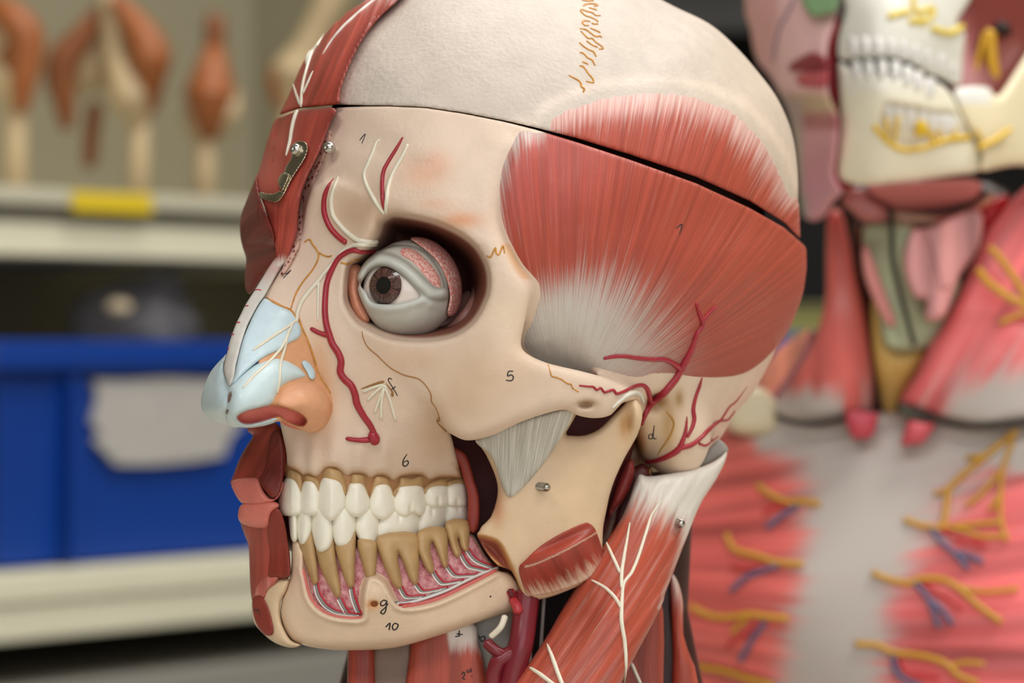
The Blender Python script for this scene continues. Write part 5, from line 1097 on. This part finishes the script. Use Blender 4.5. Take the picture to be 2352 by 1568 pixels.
tt('shoulder_vein', [g7((350, 900), (320, 1020), (230, 1170), (120, 1320), (90, 1390))], 3, plain('dull_vein2', (150, 94, 108), .4), torso, lambda a, b: 0 * a - 362)
scr = lambda px, py: np.stack([((px - 2100) + (py - 900) * .62) * .05, py * .004, 0 * px], 1)
relief('neck_muscle', g7((912, 1345), (1010, 1180), (1100, 1000), (1280, 700), (1450, 320), (1580, 130), (1714, -20), (2000, -200), (2400, 300), (2400, 1400), (1714, 1470), (1500, 1500), (1330, 1480), (1150, 1440), (1000, 1400)), [(2080, 920, -322), (2130, 900, -316), (2180, 760, -320), (2280, 560, -328), (2352, 450, -336), (2352, 800, -308), (2300, 950, -306), (2500, 700, -330)], 26, (216, 102, 104), h=1.4, k=5, fib=scr, wht=lambda px, py: 1.2 * sstep(780, 960, py + (px - 2250) * .1) * sstep(2130, 2200, px - (960 - py) * .25) + .5 * np.exp(-(((px - 2140) + (py - 900) * .62) / 18) ** 2) * sstep(760, 900, py) - .05, label='red strap muscle, right one on the torso neck')
M_gold = plain('torso_nerve_ochre', (206, 154, 44), .4)
sd_ = lambda a, b: np.interp(a, [2200, 2352], [-318, -318]) + 5
tt('neck_nerve', [g7((1800, 780), (1714, 725), (1620, 680), (1540, 625), (1480, 580), (1420, 500)), g7((1740, 700), (1680, 600), (1600, 480), (1545, 410), (1495, 360)), g7((1780, 760), (1680, 790), (1560, 845))], [3.4, 3.0, 2.2], M_gold, torso, sd_, 'ochre nerve branches on the torso neck')
# black parting lines where the neck block lifts off the chest
M_blk = plain('parting_black', (42, 36, 30), .6)
tt('parting_line', [g7((118, 1440), (200, 1475), (300, 1490), (430, 1485), (560, 1450), (740, 1415)), g7((905, 1370), (1000, 1400), (1150, 1465), (1280, 1500), (1420, 1508), (1600, 1490), (2000, 1440))], 2.3, M_blk, torso, lambda a, b: np.interp(a, [1780, 1950, 2100, 2300], [-338, -326, -318, -306]))
relief('parting_gap', g7((905, 1360), (960, 1370), (1080, 1420), (1150, 1460), (1080, 1500), (1000, 1480), (920, 1440)), -318, 6, (74, 72, 56), h=1.2, k=1.5)
# ---- chest
CH_D = [(1500, 1100, -395), (1560, 1300, -352), (1700, 1050, -358), (1700, 1400, -322), (1900, 1100, -332), (1920, 1500, -306), (2000, 1050, -328), (2080, 1500, -302), (2150, 1100, -322), (2352, 1050, -312), (2352, 1450, -292), (2600, 1300, -300), (1560, 1700, -350), (1940, 1750, -304), (2352, 1750, -290), (2600, 1750, -300)]
CD = TPS(CH_D, .05)
def stern(px, py):      # half width of the white breastbone sheet round its bent mid line
    mx = np.interp(py, [980, 1150, 1300, 1450, 1568], [2010, 1975, 1945, 1915, 1900]); return mx
def chfib(px, py):
    mx = stern(px, py)
    L_ = py + (mx - px) * np.interp(py, [1000, 1200, 1568], [-.45, -.12, .34]); R_ = py + (px - mx) * np.interp(py, [1000, 1250, 1568], [.32, .16, -.06])
    return np.stack([np.where(px < mx, L_, R_) * .055, px * .0035, 0 * px], 1)
def chw(px, py):
    mx = stern(px, py); hl = np.interp(py, [980, 1080, 1200, 1350, 1568], [250, 130, 95, 85, 100]); hr = np.interp(py, [980, 1080, 1200, 1350, 1568], [420, 240, 170, 100, 110])
    e = np.where(px < mx, (mx - px) / hl, (px - mx) / hr)
    return np.maximum(1.15 * (1 - sstep(.35, 1.9, e)), 1.25 * sstep(1075, 1000, py - np.where(px > 2000, (px - 2000) * .12, 0)) * np.where(px > 1900, 1, sstep(1700, 1760, px) * 1)) - .02
V, F = slab(np.array(e3((60, 560), (180, 400), (330, 330), (372, 230), (480, 190), (600, 290), (760, 305), (900, 295), (1050, 300), (1160, 300), (1330, 300), (1560, 330), (1739, 340), (2250, 300), (2250, 2020), (-60, 2020), (-20, 1200)), float), lambda a, b: CD(a, b) + .35 * np.sin(chfib(a, b)[:, 0] * 3.1 if a.ndim == 1 else 0) * (1 - np.clip(chw(a, b), 0, 1)), 90, h=1.5, k=8, cut=lambda g, X, d, Z, px, py, s: smax(g, -174.4 - Z, 1))
px, py, s = pix(*V.T)
c = np.tile(np.array((214, 100, 94), float), (len(V), 1)); c = ti(c, .5 * sstep(1980, 2060, px), (238, 106, 114)); c = ti(c, .5 * sstep(1850, 1650, px) * sstep(1200, 1050, py), (200, 104, 92))
wv = chw(px, py)
chest = build('chest', V, F, M_tm, torso, col=c, att={'fib': chfib(px, py), 'wht': wv}, label='red chest muscles meeting at a pale breastbone')
relief('clavicle', e3((345, 260), (400, 200), (500, 180), (580, 250), (600, 340), (560, 400), (460, 410), (370, 390), (330, 320)), -352, 20, (208, 196, 166), chest, h=1.4, k=6, label='cream end of the collar bone')
relief('muscle_head', e3((905, 300), (1050, 300), (1050, 350), (1035, 410), (1000, 425), (940, 425), (920, 400)), -320, 12, (184, 64, 78), chest, h=1.2, k=4)
relief('muscle_head', e3((1195, 340), (1250, 340), (1325, 350), (1300, 400), (1265, 445), (1160, 455), (1165, 430)), -314, 12, (194, 78, 88), chest, h=1.2, k=4)
cd = lambda a, b: CD(a, b) + 1.6
YB = [[[(490, 640), (560, 690), (640, 720), (690, 715), (780, 725)]], [[(345, 870), (380, 940), (480, 970), (580, 1000), (700, 1010)]], [[(180, 1210), (260, 1250), (350, 1260), (450, 1245), (520, 1255), (630, 1265)], [(440, 1265), (390, 1310), (370, 1330)]], [[(210, 1490), (330, 1510), (440, 1545), (560, 1580)]],
  [[(1705, 385), (1560, 500), (1400, 640), (1380, 700), (1360, 825), (1330, 838), (1250, 825), (1180, 800)], [(1690, 420), (1640, 560), (1630, 680), (1630, 800), (1660, 900)], [(1620, 580), (1540, 680), (1470, 735)], [(1360, 830), (1450, 850), (1540, 880), (1640, 880)], [(1400, 832), (1640, 812)], [(1470, 512), (1545, 502)], [(1380, 660), (1320, 680)], [(1620, 690), (1580, 760)]],
  [[(1030, 1050), (1100, 1080), (1200, 1100), (1240, 1080), (1350, 1080), (1430, 1120), (1520, 1200), (1630, 1280)], [(1430, 1115), (1550, 1140), (1710, 1125)]], [[(950, 1385), (1050, 1390), (1130, 1425), (1260, 1440), (1370, 1475), (1430, 1530), (1520, 1565)], [(1390, 1490), (1460, 1470), (1550, 1478)]]]
BB = [[[(675, 740), (600, 785), (535, 840)]], [[(580, 1020), (450, 1065), (365, 1135)]], [[(522, 1285), (460, 1370), (408, 1465)]], None, [[(1305, 840), (1350, 905), (1420, 965), (1475, 1030)], [(1430, 955), (1545, 1000)]], [[(1228, 1100), (1290, 1175), (1340, 1305)], [(1300, 1180), (1350, 1220), (1402, 1290)]], [[(1130, 1440), (1130, 1490), (1165, 1545), (1250, 1580)]]]
RB = [[[(640, 735), (560, 740), (520, 770)]], [[(560, 1015), (450, 1030), (370, 1020)]], [[(505, 1285), (430, 1340), (345, 1395)]], None, [[(1325, 838), (1450, 895), (1560, 925)]], [[(1260, 1100), (1380, 1170), (1450, 1215)]], [[(1150, 1450), (1190, 1520), (1260, 1535), (1340, 1540)]]]
M_bv = plain('torso_vein_blue', (98, 96, 128), .4); M_rv = plain('torso_artery_red', (206, 60, 58), .4)
for i, Y in enumerate(YB):
    tt('chest_nerve', [e3(*p) for p in Y], [2.6] + [2.0] * (len(Y) - 1), M_gold, chest, cd)
    if BB[i]: tt('chest_vein', [e3(*p) for p in BB[i]], 2.4, M_bv, chest, cd)
    if RB[i]: tt('chest_artery', [e3(*p) for p in RB[i]], 1.8, M_rv, chest, cd)
# ================================================================= ROOM: shelves, crate, bench, wall
def boxm(c, u, v, w):
    """box from centre and three half-axis vectors (metres)"""
    c, u, v, w = map(np.array, (c, u, v, w)); V = [c + a * u + b * v + e * w for a in (-1, 1) for b in (-1, 1) for e in (-1, 1)]
    return np.array(V), [(0, 1, 3, 2), (4, 6, 7, 5), (0, 4, 5, 1), (2, 3, 7, 6), (0, 2, 6, 4), (1, 5, 7, 3)]
def bevel(o, w=.003, seg=2):
    m = o.modifiers.new('edge', 'BEVEL'); m.width = w; m.segments = seg; return o
def emptyw(name, label, cat, loc, group=None):
    o = bpy.data.objects.new(name, None); C.objects.link(o); o.location = loc; o.empty_display_size = .05
    o['label'] = label; o['category'] = cat
    if group: o['group'] = group
    return o
def W(px, py, z):            # photo pixel at camera depth z (m) -> world point
    return np.array([(px - 1176) / FPX * z, z - D0 / 1000, CAMZ + (784 - py) / FPX * z])
# shelving stands obliquely: its front recedes to the right
A0 = np.array([-.383, 1.30, 0]); U = np.array([.65, .76, 0]); U /= np.linalg.norm(U); NB = np.array([-U[1], U[0], 0]); ZZ = np.array([0, 0, 1.])
def S(t, back, z): return A0 + U * t + NB * back + ZZ * z      # t along the front, back into the shelf (m)
ztop, zlow, zbot = CAMZ + .116, CAMZ - .175, CAMZ - .262
M_shelf = plain('shelf_enamel', (232, 228, 202), .45, noise=.03, nscale=20)
M_groove = plain('shelf_groove', (128, 124, 110), .5)  # greyer tone of the strip between rail and board
SL, SB = .62, .36
shelf = emptyw('shelving_unit', 'cream metal shelving unit seen blurred on the left, with joint models and a blue crate', 'shelf', S(.2, .2, 0))
def sbox(name, t0, t1, b0, b1, z0, z1, mat, parent, bw=.002, label=None):
    c = S((t0 + t1) / 2, (b0 + b1) / 2, (z0 + z1) / 2)
    V, F = boxm(c, U * (t1 - t0) / 2, NB * (b1 - b0) / 2, ZZ * (z1 - z0) / 2)
    o = build(name, V, F, mat, parent, raw=True, smooth=False, label=label)
    if bw: bevel(o, bw)
    return o
sbox('shelf_board', -.5, SL, .004, SB, ztop - .051, ztop - .022, M_shelf, shelf)
sbox('price_rail', -.5, SL, -.006, .006, ztop - .013, ztop, plain('rail_enamel', (198, 194, 172), .45), shelf)
sbox('rail_groove', -.5, SL, .004, .02, ztop - .026, ztop - .012, M_groove, shelf, 0)
sbox('shelf_board', -.5, SL, .0, SB, zlow - .051, zlow - .020, M_shelf, shelf)
sbox('price_rail', -.5, SL, -.004, SB, zlow - .022, zlow, M_shelf, shelf)
sbox('shelf_board', -.5, SL, .0, SB, zbot - .04, zbot, plain('shelf_grey', (150, 146, 138), .5), shelf)
M_back = plain('shelf_back', (138, 132, 110), .6, noise=.04, nscale=5); 
sbox('back_panel', -.5, SL, SB, SB + .012, .0, 2.2, M_back, shelf)
sbox('side_panel', SL, SL + .012, 0, SB + .012, 0, 2.2, M_back, shelf)
sbox('side_panel', -.512, -.5, 0, SB + .012, 0, 2.2, M_shelf, shelf)
V, F = boxm((S(0.105, -.0075, ztop - .0085)), U * .041, NB * .0006, ZZ * .0078)
build('yellow_label', V, F, plain('label_yellow', (226, 196, 40), .5), shelf, raw=True, smooth=False, label='yellow label on the upper shelf edge')
# ---- blue crate
ct0, ct1, cb0, cb1, ch = .012, .40, .02, .30, .176
crate = emptyw('storage_crate', 'blue plastic storage crate with a torn pale paper label on the lower shelf', 'crate', S((ct0 + ct1) / 2, .16, zlow))
M_blue = plain('crate_blue', (4, 58, 146), .42, noise=.04, nscale=15)
def crate_mesh(t0, t1, b0, b1, z0, h, wall=.004, taper=.006):
    V, F = [], []
    rings = [(taper, z0), (0, z0 + h), (wall, z0 + h), (taper + wall, z0 + wall)]
    for ins, z in rings:
        for t, b in ((t0 + ins, b0 + ins), (t1 - ins, b0 + ins), (t1 - ins, b1 - ins), (t0 + ins, b1 - ins)): V.append(S(t, b, z))
    for i in range(3):
        for k in range(4): F.append((i * 4 + k, i * 4 + (k + 1) % 4, (i + 1) * 4 + (k + 1) % 4, (i + 1) * 4 + k))
    F.append((0, 1, 2, 3)); F.append((12, 13, 14, 15))
    return np.array(V), F
bevel(build('crate_body', *crate_mesh(ct0 + .006, ct1 - .006, cb0 + .006, cb1 - .006, zlow + .004, ch - .006), M_blue, crate, raw=True, smooth=False), .003)
for nm, z0, z1, g in (('crate_rim', ch - .024, ch, .006),):
    V, F = [], []
    for t, b in ((ct0 - g, cb0 - g), (ct1 + g, cb0 - g), (ct1 + g, cb1 + g), (ct0 - g, cb1 + g), (ct0 + .004, cb0 + .004), (ct1 - .004, cb0 + .004), (ct1 - .004, cb1 - .004), (ct0 + .004, cb1 - .004)):
        V += [S(t, b, zlow + z0), S(t, b, zlow + z1)]
    for k in range(4):
        a, b_, c_, d_ = 2 * k, 2 * ((k + 1) % 4), 8 + 2 * k, 8 + 2 * ((k + 1) % 4)
        F += [(a, b_, b_ + 1, a + 1), (c_, c_ + 1, d_ + 1, d_), (a + 1, b_ + 1, d_ + 1, c_ + 1), (a, c_, d_, b_)]
    bevel(build(nm, np.array(V), F, M_blue, crate, raw=True, smooth=False), .004, 3)
for t in (ct0 + .075, ct1 - .06):
    V, F = boxm(S(t, cb0, zlow + .075), U * .004, NB * .007, ZZ * .072); bevel(build('crate_rib', V, F, M_blue, crate, raw=True, smooth=False), .002)
for t in (.16, .33):
    V, F = boxm(S(t, .16, zlow + .0038), U * .03, NB * .12, ZZ * .003); build('crate_foot', V, F, M_blue, crate, raw=True, smooth=False)
# torn paper label
rl = [(0, 0), (.2, .02), (.5, -.01), (.8, .02), (1, 0), (1.02, .3), (1.03, .5), (1.06, .6), (.98, .72), (.93, .95), (.7, 1), (.4, 1.02), (.15, 1.0), (.1, .9), (0.0, .72), (.04, .62), (-.02, .5), (.02, .25)]
lt0, lt1, lz0, lz1 = .113, .262, zlow + .145, zlow + .078
V = [S(lt0 + (lt1 - lt0) * a, bk, lz0 + (lz1 - lz0) * b) for bk in (cb0 + .0015, cb0 + .0065) for a, b in rl]; n = len(rl)
F = [tuple(range(n)), tuple(range(2 * n - 1, n - 1, -1))] + [(k, n + k, n + (k + 1) % n, (k + 1) % n) for k in range(n)]
build('paper_label', np.array(V), F, plain('label_paper', (186, 182, 176), .6, noise=.05, nscale=60), crate, raw=True, smooth=False, label='torn off-white paper label')
# clear bag of small parts lying on the crate
def blobm(c, r, sx, sy, sz, rough, seed, n=28, m=18):
    g = np.random.default_rng(seed); ph = g.uniform(0, 6.28, 12); V, F = [], []
    for i in range(m + 1):
        for k in range(n):
            a, b = math.pi * i / m, 2 * math.pi * k / n
            q = np.array([math.sin(a) * math.cos(b), math.sin(a) * math.sin(b), math.cos(a)])
            e = 1 + rough * (math.sin(3 * q[0] * 2 + ph[0]) * math.sin(4 * q[1] + ph[1]) + .6 * math.sin(9 * q[2] + ph[2] + 5 * q[0]) + .5 * math.sin(11 * q[0] + ph[3] + 7 * q[1]))
            p = q * r * e; V.append(np.array(c) + U * p[0] * sx + NB * p[1] * sy + ZZ * p[2] * sz)
    for i in range(m):
        for k in range(n): F.append((i * n + k, i * n + (k + 1) % n, (i + 1) * n + (k + 1) % n, (i + 1) * n + k))
    return np.array(V), F
bc = S(.22, .098, zlow + ch + .012)
# tray of clear wrap filling the crate: the bag rests in the open top, on a grey liner sheet
bag = emptyw('plastic_bag', 'crumpled clear plastic bag lying on top of the blue crate', 'bag', S(.22, .098, zlow + ch - .03))
m, nt, b, N, L = newmat('clear_film'); 
for x in list(nt.nodes): nt.nodes.remove(x)
ou = N('ShaderNodeOutputMaterial'); mx = N('ShaderNodeMixShader'); mx.inputs[0].default_value = .36; tr = N('ShaderNodeBsdfTransparent'); tr.inputs[0].default_value = (.8, .8, .82, 1)
pb = N('ShaderNodeBsdfPrincipled'); pb.inputs['Base Color'].default_value = (*lin((190, 190, 200)), 1); pb.inputs['Roughness'].default_value = .2
L(tr.outputs[0], mx.inputs[1]); L(pb.outputs[0], mx.inputs[2]); L(mx.outputs[0], ou.inputs['Surface'])
build('bag_film', *blobm(bc, .045, 1.1, 1.25, .82, .07, 3), m, bag, raw=True)
build('bag_twist', *blobm(bc + U * .035 + ZZ * .03, .016, 1.3, 1, 1.0, .12, 9), m, bag, raw=True)
ball = emptyw('bone_piece', 'small pale beige knob showing inside the clear bag', 'bone piece', bc - NB * .02)
build('knob', *blobm(bc + ZZ * .0145 - NB * .058 - U * .066, .0105, 1.05, .9, .62, .03, 5), plain('knob_beige', (246, 226, 190), .5), ball, raw=True)
# ---- joint models on the upper shelf
M_jb = plain('joint_bone', (190, 168, 130), .5, noise=.06, nscale=40); M_jl = plain('joint_ligament', (158, 92, 48), .5, noise=.12, nscale=60); M_jd = plain('joint_ligament_dark', (134, 78, 40), .5, noise=.1, nscale=60)
M_base = plain('joint_base', (70, 60, 48), .5)
def jt(k, z): return lambda pts: tube(spline([W(a / 2.24, b / 2.24, z + c) for a, b, c, r in pts], 5), np.interp(np.linspace(0, 1, (len(pts) - 1) * 5 + 1), np.linspace(0, 1, len(pts)), [r / 1000 for a, b, c, r in pts]), 10)
def joint(label, z, bones, ligs, darks, rod, basex):
    f = jt(0, z); b0 = W(basex / 2.24, 0, z); b0[2] = ztop - .0214
    t = emptyw('joint_model', label, 'joint model', b0, 'joint models on the upper shelf')
    # round foot on the board
    V, F = [], []
    for r, zz in ((.026, 0), (.026, .008), (.02, .012)):
        for k in range(24): w = 2 * math.pi * k / 24; V.append(b0 + np.array([r * math.cos(w), r * math.sin(w), zz]))
    for i in range(2):
        for k in range(24): F.append((i * 24 + k, i * 24 + (k + 1) % 24, (i + 1) * 24 + (k + 1) % 24, (i + 1) * 24 + k))
    F += [tuple(range(24)), tuple(range(48, 72))]
    build('base', np.array(V), F, M_base, t, raw=True)
    def tubew(p, r): 
        return tube(p, r, 10)
    rp = W(rod[0] / 2.24, rod[1] / 2.24, z)
    build('stand_rod', *tube([np.array([rp[0], rp[1], ztop - .0142]), rp], rod[2] / 1000, 10), M_jb, t, raw=True)
    for nm, mt, G in (('bone', M_jb, bones), ('ligament', M_jl, ligs), ('ligament', M_jd, darks)):
        for g in G: build(nm, *f(g), mt, t, raw=True)
joint('beige and orange joint model at the far left edge of the shelf', 2.36, [[(0, 150, 0, 10), (20, 300, 0, 12), (40, 430, 0, 14), (70, 520, 0, 11), (80, 560, 0, 7)], [(-60, 480, .02, 12), (-40, 300, .02, 14), (-60, 100, .02, 12)]],
  [[(-40, 20, 0, 8), (60, 90, -.01, 14), (130, 180, -.01, 15), (140, 300, -.01, 13), (120, 430, -.01, 11), (110, 560, -.01, 6)]], [[(60, 260, -.005, 14), (80, 360, -.005, 10)]], (80, 560, 9.5), 80)
joint('largest joint model, peaked like a tent, orange sides on a pale bone', 2.40, [[(560, -20, 0, 9), (580, 120, 0, 10), (600, 280, 0, 11), (640, 420, -.01, 15), (660, 500, -.01, 18), (700, 590, -.005, 11), (715, 640, 0, 8)], [(500, 200, .03, 16), (470, 320, .03, 20), (450, 440, .03, 16)]],
  [[(590, -10, -.01, 6), (660, 80, -.01, 10), (740, 200, -.015, 15), (770, 300, -.015, 18), (770, 420, -.01, 12), (755, 520, 0, 11), (745, 600, 0, 6)]],
  [[(530, 40, .01, 6), (430, 180, .01, 11), (330, 300, .01, 14), (310, 400, .01, 13), (330, 520, .01, 10), (340, 660, .01, 5)], [(490, 540, .04, 7), (470, 700, .04, 7), (460, 850, .04, 6)]], (715, 640, 9), 715)
V, F = tube([np.array([*W(420 / 2.24, 480 / 2.24, 2.47)[:2], ztop - .02]), W(430 / 2.24, 440 / 2.24, 2.47)], .008, 10)
joint('small joint model, a slim brown spindle right of the tent-shaped one', 2.44, [[(985, 560, 0, 8), (1000, 640, 0, 9), (1050, 720, 0, 9)], [(1190, 470, 0, 7), (1170, 580, -.005, 12), (1110, 690, 0, 8)]],
  [[(1100, 260, 0, 9), (1090, 380, -.01, 16), (1080, 480, -.01, 22), (1080, 580, -.01, 16), (1075, 700, -.005, 8)]], [[(1100, 85, 0, 7), (1105, 150, 0, 9), (1100, 270, 0, 9), (1090, 400, 0, 14)]], (1055, 690, 9), 1055)
joint('joint model half hidden behind the skullcap, with a slanting pale bone', 2.52, [[(1730, -60, 0, 15), (1690, 40, 0, 15), (1630, 160, 0, 14), (1570, 280, 0, 15), (1510, 380, 0, 20), (1500, 470, 0, 14), (1500, 560, 0, 9)]],
  [[(1450, 340, 0, 10), (1440, 420, 0, 12), (1450, 500, 0, 9), (1470, 570, 0, 6)]], [], (1500, 540, 9), 1500)
# ---- bench under the models
bench = emptyw('bench', 'pale bench top carrying both anatomical models, below the picture edge', 'table', (.15, -.05, 0))
zt = CAMZ - .175
o = build('bench_top', *boxm((.15, -.03, zt - .016), (.62, 0, 0), (0, .60, 0), (0, 0, .016)), plain('bench_laminate', (196, 188, 172), .5, noise=.03, nscale=20), bench, raw=True, smooth=False); bevel(o)
for x in (-.42, .72):
    for y in (-.58, .52):
        build('leg', *boxm((x, y, (zt - .032) / 2), (.022, 0, 0), (0, .022, 0), (0, 0, (zt - .032) / 2)), plain('leg_grey', (120, 120, 118), .45), bench, raw=True, smooth=False)
# ---- dark cabinet and second crate on the right
cab = emptyw('dark_cabinet', 'black open cabinet standing in the shade behind the torso', 'cabinet', (.45, 2.0, 0))
M_dark = plain('cabinet_black', (34, 31, 28), .6)
for nm, c, h in (('back_panel', (.66, 2.22, 1.1), (.65, .01, 1.1)), ('side_panel', (.0, 2.02, 1.1), (.01, .2, 1.1)), ('side_panel', (1.3, 2.02, 1.1), (.01, .2, 1.1)), ('shelf_board', (.655, 2.02, CAMZ - .16), (.635, .19, .012)), ('shelf_board', (.655, 2.02, CAMZ + .30), (.635, .19, .012)), ('cabinet_floor', (.655, 2.02, .03), (.635, .19, .03))):
    build(nm, *boxm(c, (h[0], 0, 0), (0, h[1], 0), (0, 0, h[2])), M_dark, cab, raw=True, smooth=False)
c2b = emptyw('storage_crate', 'blue crate glimpsed in the gap between the two models, in the dark cabinet', 'crate', (.30, 1.98, CAMZ - .148))
V, F = boxm((.30, 1.98, CAMZ - .1474 + .077), (.12, 0, 0), (0, .11, 0), (0, 0, .077)); bevel(build('crate_body', V, F, M_blue, c2b, raw=True, smooth=False), .006)
V, F = boxm((.30, 1.98, CAMZ - .148 + .147), (.126, 0, 0), (0, .116, 0), (0, 0, .007)); bevel(build('crate_rim', V, F, M_blue, c2b, raw=True, smooth=False), .003)
ol = emptyw('olive_box', 'dull olive box lying on the blue crate between the two models', 'box', (.30, 1.97, CAMZ + .006))
V, F = boxm((.30, 1.97, CAMZ + .006 + .012), (.10, 0, 0), (0, .09, 0), (0, 0, .012)); bevel(build('box_body', V, F, plain('olive_card', (134, 130, 66), .6), ol, raw=True, smooth=False), .002)
V, F = boxm((.30, 1.97, CAMZ + .006 + .0265), (.103, 0, 0), (0, .093, 0), (0, 0, .0025)); bevel(build('box_lid', V, F, plain('olive_lid', (120, 116, 70), .6), ol, raw=True, smooth=False), .001)
# ---- room shell
def room(name, c, h, mat):
    o = build(name, *boxm(c, (h[0], 0, 0), (0, h[1], 0), (0, 0, h[2])), mat, None, raw=True, smooth=False); o['kind'] = 'structure'; return o
M_wall = plain('wall_paint', (160, 154, 136), .8, noise=.02, nscale=3)
room('floor', (0, .6, -.02), (3.0, 3.0, .02), plain('floor_vinyl', (120, 118, 112), .5, noise=.05, nscale=8))
room('wall_back', (0, 2.62, 1.45), (3.0, .05, 1.45), M_wall)
room('wall_left', (-2.4, .6, 1.45), (.05, 3.0, 1.45), M_wall)
room('wall_right', (2.4, .6, 1.45), (.05, 3.0, 1.45), M_wall)
# ================================================================= CAMERA AND LIGHT
cam = bpy.data.cameras.new('camera'); co = bpy.data.objects.new('camera', cam); C.objects.link(co)
cam.sensor_width = 36; cam.lens = FPX / 2352 * 36; cam.clip_start = .05; cam.clip_end = 50
co.location = (0, -D0 / 1000, CAMZ); co.rotation_euler = (math.pi / 2, 0, 0)
cam.dof.use_dof = True; cam.dof.focus_distance = .826; cam.dof.aperture_fstop = 11
bpy.context.scene.camera = co
def area(name, loc, rot, sx, sy, power, rgb=(255, 251, 245)):
    l = bpy.data.lights.new(name, 'AREA'); l.shape = 'RECTANGLE'; l.size = sx; l.size_y = sy; l.energy = power; l.color = lin(rgb)
    o = bpy.data.objects.new(name, l); C.objects.link(o); o.location = loc; o.rotation_euler = rot
    return o
area('ceiling_or_fill_light', (-.9, -1.9, 2.72), (0, 0, 0), 1.2, .6, 52)
area('ceiling_or_fill_light', (.7, -1.7, 2.72), (0, 0, 0), 1.2, .6, 34)
area('ceiling_or_fill_light', (.35, .85, 2.72), (0, 0, 0), 1.2, .6, 50)  # extra light added to brighten the shelf fronts
area('ceiling_or_fill_light', (1.1, -.1, 2.72), (0, 0, 0), 1.2, .6, 56)  # extra light added to brighten the torso
area('front_fill_light', (.5, -2.3, 1.55), (math.pi / 2, 0, 0), 1.8, 1.3, 26, (246, 248, 255))  # added fill low behind the camera, lifts front faces and undersides
w = bpy.data.worlds.new('room'); bpy.context.scene.world = w; w.use_nodes = True
w.node_tree.nodes['Background'].inputs['Color'].default_value = (*lin((255, 251, 246)), 1); w.node_tree.nodes['Background'].inputs['Strength'].default_value = .42
sc = bpy.context.scene
sc.view_settings.view_transform = 'Standard'; sc.view_settings.look = 'None'; sc.view_settings.exposure = -0.98; sc.view_settings.gamma = 1
sc.view_settings.use_curve_mapping = False
sc.cycles.use_denoising = True
sc.cycles.max_bounces = 8
